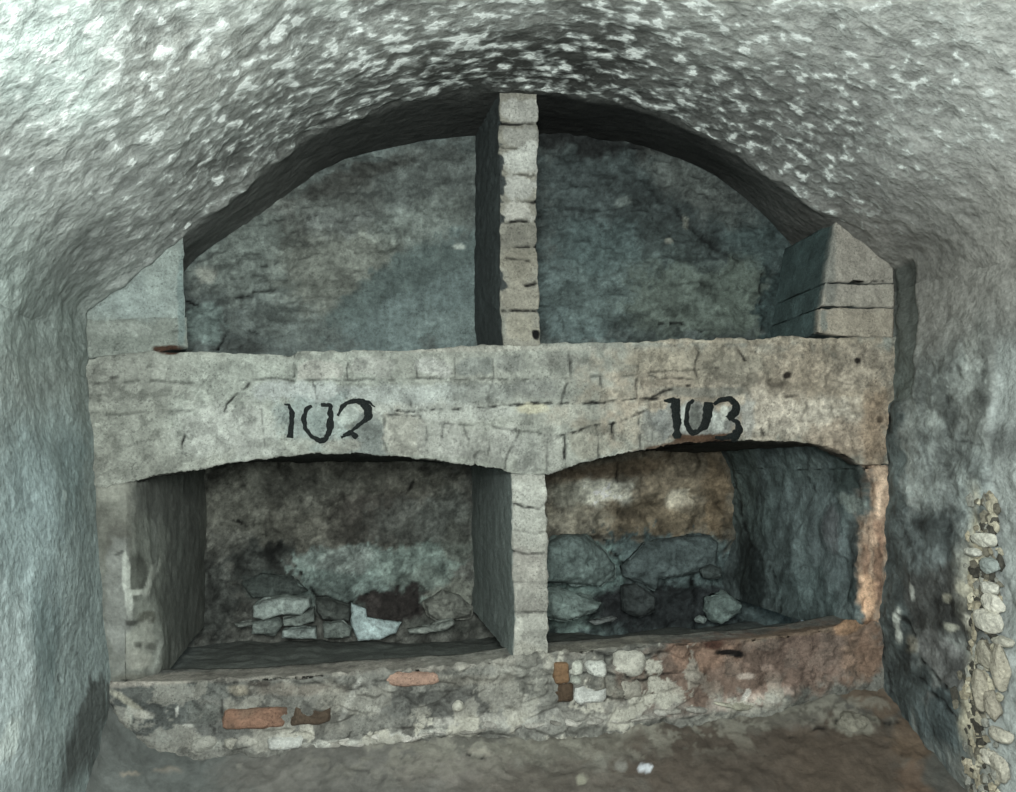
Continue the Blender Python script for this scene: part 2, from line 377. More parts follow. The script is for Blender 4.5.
# ------------------------------------------------------------------ rear walls of the recess and of the niches
def plane_grid(x0, x1, y0, y1, step, depth):
    xs = np.arange(x0, x1 + step, step); yy = np.arange(y0, y1 + step, step)
    a, b = np.meshgrid(xs, yy, indexing='ij'); return hit(a, b, depth)
G = plane_grid(165, 845, 118, 372, 2.0, DU)
ub = [(330, 250, 130, 90, (90, 100, 96), .9, .4), (250, 250, 70, 45, (98, 108, 102), .7, .5), (345, 265, 60, 50, (100, 104, 95), .7, .5),
      (385, 190, 100, 30, (72, 76, 72), .85, .4, -18), (430, 185, 60, 45, (80, 88, 85), .8, .4), (425, 225, 45, 22, (104, 114, 108), .7, .5, -15), (340, 220, 30, 16, (108, 116, 112), .5, .5),
      (430, 300, 95, 44, (86, 102, 101), .95, .2, -24), (470, 290, 40, 60, (84, 100, 99), .9, .2), (385, 285, 70, 16, (72, 86, 84), .8, .4, -36), (440, 262, 60, 14, (70, 84, 82), .8, .5, -30),
      (455, 325, 45, 16, (96, 112, 110), .6, .5), (460, 246, 6, 3, (150, 160, 152), .9, .3), (207, 274, 10, 8, (132, 136, 126), .7, .5), (203, 325, 16, 22, (98, 116, 112), .8, .2),
      (240, 348, 30, 7, (56, 62, 60), .7, .5), (330, 205, 30, 8, (104, 112, 106), .5, .6), (280, 208, 18, 8, (110, 116, 110), .5, .5),
      (345, 180, 60, 9, (60, 62, 58), .7, .5, -20),
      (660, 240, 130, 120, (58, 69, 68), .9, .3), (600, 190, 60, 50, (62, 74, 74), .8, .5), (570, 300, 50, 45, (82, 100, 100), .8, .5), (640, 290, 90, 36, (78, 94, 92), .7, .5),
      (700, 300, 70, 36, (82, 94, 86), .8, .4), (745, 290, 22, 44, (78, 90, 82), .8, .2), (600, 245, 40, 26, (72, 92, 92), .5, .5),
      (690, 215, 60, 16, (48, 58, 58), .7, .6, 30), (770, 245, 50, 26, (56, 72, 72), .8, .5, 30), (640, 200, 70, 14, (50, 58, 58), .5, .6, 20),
      (590, 132, 70, 22, (34, 38, 38), .9, .4, 6), (660, 135, 40, 18, (24, 28, 28), .9, .4, 20), (790, 310, 34, 42, (46, 62, 62), .9, .12),  # blobs under the vault rim paint its shadow into the rock
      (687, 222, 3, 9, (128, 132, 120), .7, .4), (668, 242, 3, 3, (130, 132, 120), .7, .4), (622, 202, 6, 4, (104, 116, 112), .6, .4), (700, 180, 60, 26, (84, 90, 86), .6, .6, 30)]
ul = [([(186, 301), (205, 308), (222, 318), (226, 330), (216, 350)], 1.6, .7), ([(222, 318), (240, 330), (260, 334)], 1.2, .5), ([(228, 298), (250, 294), (275, 290)], 1.6, .6),
      ([(262, 268), (278, 262), (292, 266)], 1.5, .5), ([(270, 222), (300, 220), (318, 216)], 1.6, .5), ([(215, 262), (240, 256), (262, 252)], 1.4, .4), ([(300, 245), (330, 240), (352, 246)], 1.4, .35),
      ([(230, 280), (255, 276), (280, 280), (300, 276)], 1.4, .4), ([(290, 310), (330, 312), (350, 320)], 1.2, .35),
      ([(660, 322), (683, 322), (702, 332)], 1.8, .7), ([(712, 326), (728, 334)], 1.6, .6), ([(761, 275), (790, 272), (815, 268)], 1.4, .45), ([(761, 275), (760, 300), (762, 330)], 1.5, .6),
      ([(650, 192), (680, 210), (700, 236), (740, 262)], 2.5, .4), ([(545, 205), (590, 208), (640, 205)], 2.0, .35), ([(785, 290), (810, 280)], 1.2, .4), ([(640, 285), (700, 284), (740, 290)], 2, .3)]
def up_d(P, px, py):
    rough = 1 - .85 * sstep(-25, 10, (px - 350) * .62 + (py - 300) * 1.0 + 8 * fbm(P, 12, 3, 12)) * (px < 510)
    rough = rough * (1 - .75 * ((px > 400) & (px < 510)))
    return (.020 * fbm(P, 5, 3, 33) + .024 * fbm(P, (10, 10, 24), 5, 34, .62)) * np.clip(rough, .08, 1)
def lunette_col(P, px, py, col, h):
    rough = (1 - .9 * sstep(-25, 10, (px - 350) * .62 + (py - 300) * 1.0) * (px < 512))[..., None]
    k = chips(P, (9, 9, 16), 211, .86, 1.08) * chips(P, (14, 14, 24), 212, .72, 1.05, .06, -.25) * chips(P, 20, 213, 1, 1.3, .05, .34)
    return col * (1 + (k - 1) * rough)
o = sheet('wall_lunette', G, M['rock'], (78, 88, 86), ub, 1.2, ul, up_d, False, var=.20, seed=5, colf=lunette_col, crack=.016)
tag(o, kind='structure')
# mason's blocking that closes the right end of the recess beside the pale blocks
G = plane_grid(120, 800, 420, 700, 2.0, DL)
nb = [(335, 500, 130, 60, (92, 92, 82), .9, .4), (235, 500, 40, 40, (98, 100, 90), .7, .5), (300, 490, 60, 18, (82, 84, 76), .6, .6), (385, 520, 55, 26, (66, 64, 58), .85, .4),
      (420, 520, 50, 20, (84, 88, 82), .7, .5, -10), (445, 530, 30, 40, (88, 94, 88), .6, .5),
      (230, 560, 30, 26, (96, 98, 90), .8, .3), (262, 570, 34, 24, (58, 62, 58), .9, .3), (290, 590, 44, 14, (64, 76, 72), .8, .4), (272, 556, 8, 12, (30, 32, 30), .8, .5),
      (355, 574, 62, 26, (104, 122, 116), .95, .15), (345, 560, 36, 12, (122, 132, 126), .7, .5), (420, 562, 45, 18, (98, 114, 107), .9, .3, -8), (425, 585, 30, 16, (104, 118, 110), .9, .3),
      (330, 600, 60, 20, (72, 84, 80), .5, .5), (395, 605, 34, 18, (46, 42, 40), .95, .2), (452, 600, 24, 20, (104, 108, 98), .9, .25), (458, 545, 14, 20, (80, 84, 76), .7, .3),
      (440, 626, 34, 8, (70, 74, 68), .8, .4), (215, 600, 20, 40, (64, 68, 64), .8, .4),
      (630, 490, 110, 60, (116, 109, 92), .9, .5), (690, 490, 60, 60, (122, 109, 86), .7, .5), (602, 490, 34, 13, (176, 176, 160), .95, .3), (680, 498, 12, 8, (186, 180, 160), .9, .3), (570, 495, 20, 12, (140, 140, 124), .7, .5),
      (680, 500, 14, 10, (168, 160, 138), .7, .4), (640, 520, 70, 18, (104, 92, 70), .7, .5), (575, 520, 30, 16, (140, 136, 118), .6, .5), (715, 500, 12, 40, (120, 100, 70), .6, .4),
      (610, 470, 60, 8, (96, 78, 54), .6, .5, -8),
      (640, 600, 130, 62, (62, 76, 76), 1, .12), (585, 575, 42, 34, (88, 112, 108), .9, .3), (575, 610, 34, 22, (96, 118, 112), .8, .3), (680, 560, 55, 26, (84, 104, 104), .9, .3),
      (640, 605, 50, 24, (42, 46, 48), .9, .4), (690, 610, 60, 22, (44, 50, 52), .9, .4), (640, 590, 14, 12, (70, 84, 84), .7, .4), (706, 545, 20, 8, (80, 96, 94), .6, .5),
      (765, 560, 30, 120, (62, 76, 76), .9, .3)]
nl = [([(235, 520), (246, 526), (256, 520)], 1.8, .8), ([(405, 495), (415, 480), (420, 468)], 2.0, .6), ([(228, 482), (245, 484)], 2, .5), ([(300, 500), (330, 505), (350, 495)], 2, .35),
      ([(205, 520), (206, 560), (214, 600)], 2, .5), ([(297, 566), (306, 580), (318, 596), (350, 602), (370, 594)], 2.0, .7), ([(425, 585), (430, 602), (452, 612)], 1.6, .5),
      ([(605, 540), (622, 560), (625, 575)], 2, .7), ([(600, 575), (625, 574), (640, 565)], 1.8, .7), ([(560, 575), (590, 578)], 1.5, .5), ([(550, 540), (600, 536), (660, 538), (725, 536)], 2, .4),
      ([(690, 585), (690, 570)], 3, .7), ([(615, 470), (620, 482)], 2, .5)]
def low_d(P, px, py):
    f1, f2, r = cells(P, (6, 6, 8), 52)
    return .03 * fbm(P, 5, 3, 53) + .012 * sstep(.0, .25, f2 - f1) * (.4 + r) + .030 * fbm(P, 15, 5, 54, .62)
o = sheet('wall_back', G, M['rock'], (84, 86, 80), nb, 1.42, nl, low_d, False, var=.28, seed=6, colf=lambda P, px, py, col, h: col * chips(P, 8, 201, .80, 1.12) * chips(P, 17, 202, .70, 1.06, .06, -.22) * chips(P, 15, 203, 1, 1.35, .05, .30), crack=.02)
tag(o, kind='structure')

# ------------------------------------------------------------------ lintel band over both niches
top_pl = [(84, 358), (130, 354), (180, 352), (270, 354), (290, 355), (297, 351), (400, 350), (470, 346), (540, 344), (620, 342), (700, 340), (770, 338), (900, 337)]
bot_pl = [(84, 486), (108, 485), (130, 482), (180, 471), (240, 461), (270, 457), (300, 454), (340, 453), (390, 455), (440, 461), (490, 468), (515, 474), (530, 475), (546, 473), (560, 468), (600, 459), (640, 450), (680, 444), (735, 440), (800, 442), (830, 447), (850, 455), (860, 464), (900, 466)]
xs = np.arange(78, 903, 1.6)
yt = pl(top_pl, xs); yb = pl(bot_pl, xs)
xs_top = xs.copy(); xs_bot = 93 + (xs - 78) * (896 - 93) / (902 - 78.0)
yb = pl(bot_pl, xs_bot)
rng = np.random.default_rng(3)
A = hit(xs_top, yt, 0); B = hit(xs_bot, yb + rng.normal(0, .35, len(xs)), 0)
Cc = hit(xs_bot, np.where(xs_bot < 530, 454, 441.5), 0); Cc[:, 2] = np.maximum(Cc[:, 2], B[:, 2])
G = sweep([setback(A, DU + .03), A, B, setback(B, .075), setback(Cc, .10), setback(Cc, DL + .04)], [14, 78, 8, 6, 30])
Lb = [(250, 400, 160, 50, (155, 163, 152), .8, .6), (125, 420, 40, 60, (138, 142, 130), .6, .6), (140, 385, 50, 28, (140, 144, 134), .7, .5), (135, 440, 30, 40, (132, 136, 126), .6, .6), (230, 430, 50, 28, (178, 183, 174), .7, .5), (300, 392, 46, 10, (170, 178, 175), .7, .4), (400, 395, 60, 10, (168, 176, 172), .6, .5),
      (322, 370, 26, 10, (172, 172, 162), .7, .2), (372, 367, 22, 10, (158, 160, 152), .6, .2), (435, 368, 18, 9, (166, 168, 162), .6, .2), (474, 366, 20, 9, (122, 128, 122), .8, .25), (510, 362, 18, 8, (128, 132, 126), .6, .4), (560, 362, 24, 9, (128, 130, 122), .6, .4),
      (480, 393, 40, 10, (140, 146, 140), .6, .5), (540, 390, 26, 10, (134, 138, 132), .6, .4), (420, 412, 90, 8, (172, 176, 168), .5, .5), (530, 409, 14, 5, (180, 176, 146), .8, .3),
      (314, 422, 34, 24, (142, 158, 154), .7, .3), (318, 424, 8, 12, (112, 128, 124), .5, .5), (368, 436, 22, 22, (112, 120, 116), .85, .2), (404, 435, 19, 22, (156, 156, 144), .8, .15), (350, 415, 12, 10, (168, 180, 172), .7, .4), (345, 445, 20, 6, (150, 150, 138), .6, .4),
      (425, 440, 10, 18, (146, 148, 140), .6, .3), (450, 440, 16, 20, (162, 164, 156), .6, .3), (475, 446, 14, 16, (144, 146, 138), .6, .3), (505, 446, 18, 20, (156, 158, 150), .6, .3), (530, 452, 14, 20, (140, 143, 136), .5, .4), (552, 450, 10, 20, (160, 162, 152), .5, .3),
      (590, 438, 26, 20, (152, 150, 134), .7, .2, -14), (625, 430, 14, 18, (146, 146, 132), .7, .2), (580, 412, 40, 8, (160, 160, 146), .6, .4, -8), (620, 395, 40, 10, (148, 146, 130), .6, .4),
      (760, 395, 150, 56, (160, 148, 128), .9, .5), (840, 395, 60, 60, (160, 146, 124), .8, .5), (800, 420, 55, 20, (208, 198, 178), .8, .5), (770, 408, 40, 20, (196, 184, 164), .6, .6), (860, 370, 30, 24, (172, 160, 140), .6, .5), (690, 362, 70, 16, (152, 144, 124), .7, .5), (850, 440, 40, 18, (172, 152, 128), .7, .5), (876, 440, 14, 50, (168, 142, 112), .7, .5),
      (735, 375, 30, 20, (128, 124, 110), .5, .6), (700, 392, 44, 5, (118, 120, 112), .6, .5), (655, 425, 14, 18, (142, 145, 138), .7, .3), (695, 421, 45, 20, (128, 132, 128), .8, .2), (748, 420, 6, 18, (160, 160, 152), .8, .4), (716, 420, 8, 10, (176, 182, 174), .8, .3),
      (708, 438, 34, 5, (78, 54, 34), .9, .3, -2), (670, 446, 30, 3.5, (92, 66, 44), .8, .4, -10), (697, 418, 6, 12, (88, 92, 86), .8, .3), (684, 418, 3, 16, (176, 182, 174), .8, .3), (724, 412, 4, 8, (200, 204, 192), .9, .3),
      (170, 351, 14, 4, (70, 42, 24), .95, .3), (115, 378, 4, 2, (60, 60, 56), .7, .5), (857, 361, 3, 3.5, (38, 32, 28), .9, .4), (788, 375, 4, 3.5, (50, 42, 34), .9, .4), (880, 420, 3, 4, (70, 56, 42), .7, .5),
      (776, 382, 9, 5, (84, 76, 64), .6, .5), (792, 396, 8, 2, (80, 70, 58), .7, .5), (470, 348, 150, 3, (176, 174, 160), .5, .5), (760, 341, 120, 2.5, (190, 176, 150), .5, .5)]
Ll = [([(92, 384), (150, 382), (190, 382)], 1.6, .35), ([(92, 414), (160, 413), (190, 410)], 1.6, .3), ([(112, 446), (160, 440)], 1.4, .25), ([(186, 428), (181, 445), (182, 468)], 1.4, .65), ([(183, 427), (190, 425)], 1.6, .7),
      ([(225, 412), (226, 402), (234, 394), (248, 386), (252, 372)], 1.3, .6), ([(262, 408), (264, 440), (266, 452)], 1.2, .35), ([(294, 350), (293, 376)], 1.4, .5), ([(205, 380), (300, 380), (360, 380), (430, 379)], 1.4, .4), ([(313, 382), (316, 398)], 1.0, .5),
      ([(348, 358), (348, 378)], 1.2, .45), ([(416, 360), (419, 378)], 1.3, .45), ([(455, 358), (455, 376)], 1, .3), ([(492, 358), (494, 376), (488, 405)], 1.2, .35), ([(430, 379), (500, 379), (570, 378), (640, 374), (720, 368)], 1.3, .4),
      ([(398, 412), (430, 410), (470, 408), (520, 405), (560, 404), (600, 402), (660, 398)], 1.4, .7), ([(405, 396), (410, 393), (414, 412)], 1.3, .4), ([(570, 352), (570, 378), (560, 404)], 1.4, .5), ([(600, 378), (602, 402)], 1.3, .5), ([(636, 350), (637, 398)], 1.3, .55), ([(594, 352), (592, 370)], 1.1, .4),
      ([(386, 418), (384, 440), (388, 454)], 1.3, .4), ([(384, 416), (420, 416), (427, 432), (426, 452)], 1.3, .5), ([(443, 426), (440, 446), (444, 460)], 1.3, .45), ([(464, 426), (470, 440), (466, 462)], 1.3, .35), ([(479, 448), (475, 455), (475, 465)], 1.8, .95),
      ([(488, 432), (490, 450), (486, 464)], 1.2, .35), ([(520, 432), (512, 450), (506, 470)], 1.3, .4), ([(440, 424), (480, 424), (500, 428), (560, 436)], 1.3, .4), ([(548, 440), (545, 470)], 1.2, .35), ([(563, 434), (565, 466)], 1.5, .75),
      ([(560, 434), (590, 427), (625, 420), (650, 410)], 1.5, .65), ([(596, 428), (598, 458)], 1.2, .5), ([(613, 422), (615, 454)], 1.6, .75), ([(638, 414), (641, 448)], 1.3, .5), ([(640, 372), (660, 380), (696, 378)], 1.3, .5), ([(700, 352), (696, 370), (700, 390)], 1.3, .55),
      ([(652, 397), (672, 390), (690, 384)], 1.4, .6), ([(650, 405), (652, 440)], 1, .3), ([(740, 350), (744, 360)], 1.4, .6), ([(756, 352), (760, 358)], 1.4, .6), ([(660, 350), (668, 356)], 1.5, .6), ([(760, 430), (764, 436)], 1.3, .5),
      ([(834, 380), (870, 386), (890, 388)], 1.0, .25), ([(500, 386), (530, 380), (548, 398)], 1.0, .25)]
def lint_h(P):
    return .006 * fbm(P, 7, 3, 81) + .0045 * fbm(P, 30, 3, 82)
def lint_d(P, px, py):
    chip = sstep(.25, .6, fbm(P, 10, 3, 83)) * sstep(500, 640, px)
    return lint_h(P) - .005 * chip
lintel = empty('lintel', hit(490, 410, .3), 'wide plastered masonry lintel band with two shallow arches, numbered above each burial niche', 'lintel')
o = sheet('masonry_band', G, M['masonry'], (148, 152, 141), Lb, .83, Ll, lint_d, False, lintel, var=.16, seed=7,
          colf=lambda P, px, py, col, h: col * chips(P, 10, 221, .90, 1.05) * chips(P, 26, 222, .74, 1.02, .05, -.33) * (1 + (.05 + .22 * sstep(640, 760, px))[..., None] * fbm(P, 95, 2, 223)[..., None]) * (1 - .82 * sstep(.004, .03, P[..., 1]) * (P[..., 2] < EYE + .2))[..., None])  # underside darkened: soffit shadow painted into the colour

# painted numbers: each digit is a skin of paint lying on the plaster
def stroke_mesh(strokes):
    V = []; Fc = []
    for pts in strokes:
        p = np.array(pts, float); s = np.r_[0, np.cumsum(np.hypot(*np.diff(p[:, :2], axis=0).T))]
        n = max(6, int(s[-1] / 1.0)); t = np.linspace(0, s[-1], n)
        x, y, w = (np.interp(t, s, p[:, k]) for k in range(3))
        for _ in range(2):
            x[1:-1] = (x[:-2] + 2*x[1:-1] + x[2:]) / 4; y[1:-1] = (y[:-2] + 2*y[1:-1] + y[2:]) / 4
        tx, ty = np.gradient(x), np.gradient(y); l = np.hypot(tx, ty) + 1e-9; nx, ny = -ty / l, tx / l
        P0 = np.stack([x, y * 0, y], 1)
        w = w * 1.32 * (1 + .28 * fbm(P0, .23, 3, 11)); off = .5 * fbm(P0, .3, 2, 19)
        K = 6; base = len(V)
        for j in range(K):
            a = -.5 + j / (K - 1)
            q = hit(x + nx * (w * a + off), y + ny * (w * a + off), 0)
            q[:, 1] -= .0 + np.array(lint_d(q, x, y)) + (.0035 if 0 < j < K - 1 else -.004)
            V += list(q)
        for j in range(K - 1):
            for i in range(n - 1):
                Fc.append((base + j*n + i, base + j*n + i + 1, base + (j+1)*n + i + 1, base + (j+1)*n + i))
    return np.array(V), Fc
def number(name, label, digits):
    first = True
    P = empty(name, hit(digits[0][1][0][0][0], digits[0][1][0][0][1], -.005), None, None)
    P.parent = lintel; P['label'] = label
    base = np.array(P.location)
    P.location = Vector((base - np.array(lintel.location)).tolist())
    for dn, st in digits:
        V, Fc = stroke_mesh(st)
        o = build('digit', V, Fc, None, M['paint'], None, origin=base); o.location = (0, 0, 0); o.parent = P; o['label'] = 'hand painted black figure ' + dn
number('painted_number', 'black painted number 102 over the left niche', [
    ('one', [[(284, 404.5, 1.5), (289, 404.5, 3.5), (291.5, 412, 5), (291.8, 424, 4.5), (290, 438, 6.5)]]),
    ('zero', [[(312, 406, 3), (306.5, 409, 5), (303.5, 419, 4.5), (305.4, 429, 4.5), (311.5, 436, 4), (320, 441, 5), (326, 439, 6), (329.5, 431, 6.5), (330.5, 417, 6), (330, 404.5, 5), (321, 405, 3)]]),
    ('two', [[(337.4, 415.7, 3), (342, 407, 4), (350, 401.5, 4), (361, 401.5, 6), (368, 408, 8), (368.5, 417, 7), (360, 424, 4), (351, 432, 3), (341, 437.5, 3)],
             [(343, 435.5, 3), (351, 432.5, 6), (357, 438, 5)], [(362, 400.5, 3), (369, 402, 3), (375, 407, 1.5)]])])
number('painted_number', 'heavier black painted number 103 over the right niche', [
    ('one', [[(664, 400.8, 2), (672, 400.5, 4.5), (679.8, 400.5, 4.5)], [(676, 400, 8), (677, 418, 8.5), (678.3, 438.5, 7)]]),
    ('zero', [[(694, 400, 3), (689.3, 404, 5), (687.4, 411.5, 5), (687.7, 424, 5.5), (692.4, 432.8, 5), (699, 431, 4), (705, 425, 8), (708.5, 415, 10), (709.3, 402, 9)]]),
    ('three', [[(714, 405, 3), (720, 400, 4), (730, 398.5, 5), (736, 404, 8), (735.5, 412, 9), (727, 419, 5)], [(730, 418, 3), (736.5, 422, 5), (739, 430, 9), (735, 436, 9), (725, 438, 4), (715, 437, 3)]])])

# ------------------------------------------------------------------ sill wall below the niches with the two niche floors
front_top = [(100, 684), (115, 683), (165, 682), (200, 682), (280, 677), (390, 671), (470, 665), (515, 658), (550, 653), (600, 649), (673, 644), (743, 640), (800, 634), (845, 625), (890, 620)]
ground = [(90, 684), (105, 688), (120, 722), (160, 752), (200, 760), (250, 752), (290, 748), (350, 744), (420, 740), (480, 736), (540, 738), (600, 732), (700, 722), (780, 707), (850, 692), (895, 684)]
xs = np.arange(98, 888, 1.7)
A = hit(xs, pl(front_top, xs), 0); yb = pl(ground, xs) + 14; B = hit(xs, yb, 0)
lipb = setback(A, .15); lipb[:, 2] += .004
fl0 = setback(A, .17); fl0[:, 2] -= .035
flb = hit(xs, pl([(98, 652), (200, 642), (300, 641), (470, 640), (550, 632), (700, 626), (888, 612)], xs), DL + .05)
flb[:, 0] = A[:, 0]
G = sweep([B, A, lipb, fl0, flb], [66, 12, 8, 46])
Sb = [(300, 715, 220, 40, (112, 112, 105), .6, .6), (150, 705, 60, 40, (88, 93, 90), .9, .4), (200, 692, 70, 10, (100, 104, 99), .7, .4), (300, 671, 250, 6, (150, 144, 132), .8, .4, -3.2), (470, 658, 60, 8, (158, 156, 144), .6, .5), (600, 645, 60, 5, (136, 132, 118), .8, .4, -5),
      (300, 690, 45, 6, (124, 116, 104), .7, .5), (262, 684, 12, 3, (60, 52, 44), .7, .5), (240, 690, 10, 6, (150, 140, 118), .6, .4), (205, 712, 18, 10, (106, 110, 104), .7, .3),
      (420, 705, 70, 14, (96, 97, 92), .8, .4), (490, 700, 40, 14, (98, 98, 93), .7, .5), (330, 712, 20, 20, (124, 122, 112), .6, .5), (500, 672, 12, 8, (156, 156, 146), .8, .3), (470, 680, 50, 6, (128, 124, 112), .6, .5), (532, 680, 22, 26, (134, 134, 124), .7, .4), (530, 715, 30, 20, (138, 138, 130), .6, .5),
      (340, 742, 60, 3.5, (172, 172, 162), .8, .4, -4), (420, 733, 60, 3.5, (178, 178, 168), .8, .4, -5), (490, 723, 50, 5, (160, 160, 150), .8, .5, -5), (460, 720, 40, 4, (170, 168, 158), .7, .4, -3), (350, 700, 3, 20, (150, 150, 142), .7, .4, 25), (375, 710, 10, 3, (154, 154, 146), .7, .4, 20),
      (385, 731, 5, 4, (205, 202, 190), .9, .3), (410, 731, 8, 5, (84, 82, 76), .7, .3), (516, 718, 4, 6, (190, 188, 178), .9, .3), (450, 734, 5, 5, (196, 196, 186), .8, .3), (560, 715, 25, 10, (150, 150, 142), .6, .5),
      (130, 715, 4, 14, (168, 172, 160), .8, .3), (127, 700, 22, 3, (160, 158, 138), .7, .5, 35), (145, 714, 14, 4, (168, 168, 156), .8, .3, 15), (177, 712, 2, 6, (200, 202, 192), .8, .3, 15), (188, 726, 7, 2, (190, 192, 184), .8, .3), (205, 742, 14, 8, (148, 150, 140), .8, .3),
      (245, 740, 12, 5, (166, 164, 152), .8, .3, 20), (215, 730, 30, 8, (100, 102, 98), .7, .4), (285, 740, 18, 6, (176, 178, 170), .8, .3), (240, 748, 22, 6, (120, 120, 112), .7, .4), (260, 722, 30, 4, (116, 114, 106), .6, .5),
      (630, 672, 14, 9, (168, 166, 156), .6, .4), (650, 690, 60, 22, (136, 132, 118), .7, .5), (620, 712, 60, 14, (146, 144, 134), .8, .4, -3), (700, 705, 60, 8, (158, 152, 142), .8, .4, -8), (650, 675, 12, 8, (112, 106, 92), .6, .4), (675, 700, 12, 8, (160, 158, 148), .6, .4), (560, 670, 8, 8, (144, 142, 124), .7, .4),
      (760, 665, 130, 34, (116, 94, 80), .95, .35, -8), (700, 655, 30, 14, (130, 100, 80), .8, .4), (820, 650, 60, 26, (122, 99, 86), .7, .5, -8), (800, 632, 60, 4, (120, 98, 76), .7, .4, -8), (862, 640, 20, 40, (138, 106, 82), .7, .4), (850, 626, 16, 6, (164, 120, 78), .8, .4, -20),
      (770, 690, 40, 6, (150, 122, 106), .6, .5, -12), (750, 700, 40, 5, (178, 160, 146), .7, .5, -14), (770, 697, 6, 4, (210, 204, 196), .9, .3), (745, 696, 3, 6, (214, 208, 198), .8, .3, 25), (720, 690, 12, 8, (110, 88, 74), .6, .5), (765, 667, 6, 3, (180, 152, 134), .6, .5), (745, 676, 7, 3, (176, 160, 146), .7, .4), (706, 678, 4, 12, (84, 62, 48), .8, .4), (850, 648, 10, 3, (176, 140, 112), .5, .5),
      (729, 653, 13, 3.2, (22, 16, 14), .97, .25, 5), (714, 645, 8, 4, (84, 48, 34), .8, .4)]
Sl = [([(165, 683), (200, 683), (280, 680), (340, 686), (400, 678)], 1.2, .4), ([(222, 700), (222, 720)], 1.4, .5), ([(200, 716), (214, 728), (216, 742)], 1.4, .5), ([(272, 735), (290, 728), (310, 735)], 1.4, .5), ([(350, 730), (346, 742)], 1.2, .5),
      ([(570, 650), (620, 656), (680, 652)], 1.6, .6), ([(575, 672), (610, 672), (640, 680), (680, 672)], 1.8, .6), ([(605, 656), (607, 700)], 1.5, .5), ([(640, 660), (646, 672)], 1.5, .5), ([(600, 695), (640, 700), (660, 694)], 1.8, .6), ([(570, 700), (590, 706)], 1.5, .5),
      ([(390, 692), (420, 694), (460, 690)], 1.2, .3), ([(500, 680), (560, 676)], 1.4, .4)]
def sill_d(P, px, py):
    y = P[..., 1]; fr = sstep(.02, -.001, y)
    rough = .35 + .65 * sstep(200, 300, px)
    f1, f2, r = cells(P, (11, 11, 16), 14)
    bulge = .012 * np.exp(-((py - pl(ground, px) + 8) / 10.0) ** 2)
    back = sstep(.2, .3, y)
    return fr * (rough * (.010 * fbm(P, 9, 3, 91) + .010 * fbm(P, 28, 4, 92) + .010 * (sstep(0, .2, f2 - f1) - .5) * (px < 700)) + bulge) + .004 * fbm(P, 8, 3, 93) + back * .012 * fbm(P, 7, 4, 94)
def sill_col(P, px, py, col, h):
    back = sstep(.155, .175, P[..., 1])[..., None]
    dust = lin((92, 96, 92)) * (1 + .25 * fbm(P, 9, 4, 95))[..., None] * 1.3
    col = col * chips(P, 12, 261, .86, 1.06) * chips(P, 24, 262, .70, 1.03, .05, -.28)
    f = fbm(P, 15, 5, 263, .6)
    lime = sstep(.10, .17, f) * np.clip(sstep(530, 570, px) * sstep(720, 640, px) * .75 + np.exp(-((py - pl(ground, px) + 12) / 12.0) ** 2) * sstep(240, 330, px) * sstep(840, 760, px) * .8 + .24 * sstep(740, 660, px) + .06, 0, 1) * sstep(.02, 0, P[..., 1])
    lime = lime[..., None]; col = col * (1 - lime) + lin((166, 164, 154)) * lime
    return col * (1 - back) + dust * back
sill = empty('sill_wall', hit(490, 735, .1), 'rough sill wall under the niches, reddish at its right end, patched with broken plaster', 'sill')
sheet('masonry_sill', G, M['masonry'], (118, 118, 110), Sb, .95, Sl, sill_d, True, sill, var=.16, seed=8, colf=sill_col)

# ------------------------------------------------------------------ jambs and dividers (side faces run back into the niches)
def hsweep(rows, corners, counts):
    """rows: pixel heights; corners: functions py -> world (n,3)"""
    return sweep([c(rows) for c in corners], counts)
def front(poly, arch=0):
    return lambda r: hit(np.interp(r, [p[1] for p in poly], [p[0] for p in poly]), r, np.where(r < arch, .03, 0.0))
def deep(poly, y):
    return lambda r: setback(hit(np.interp(r, [p[1] for p in poly], [p[0] for p in poly]), r, 0), y)
rows = np.arange(436, 690, 1.8)
inner = [(134, 470), (135, 482), (138, 560), (141, 640), (141, 690)]
outer = [(88, 470), (94, 560), (100, 640), (103, 690)]
inner0 = [(124, 470), (125, 500), (126, 690)]; mid = [(136, 470), (138, 520), (146, 600), (150, 640), (152, 690)]; far = [(135, 470), (136, 560), (132, 640), (130, 690)]
G = hsweep(rows, [front(outer, 484), front(inner0, 484), lambda r: hit(np.interp(r, [470, 690], [133, 141]), r, .03), lambda r: setback(front(mid)(r), .11), deep(far, DL + .03)], [24, 8, 8, 62])
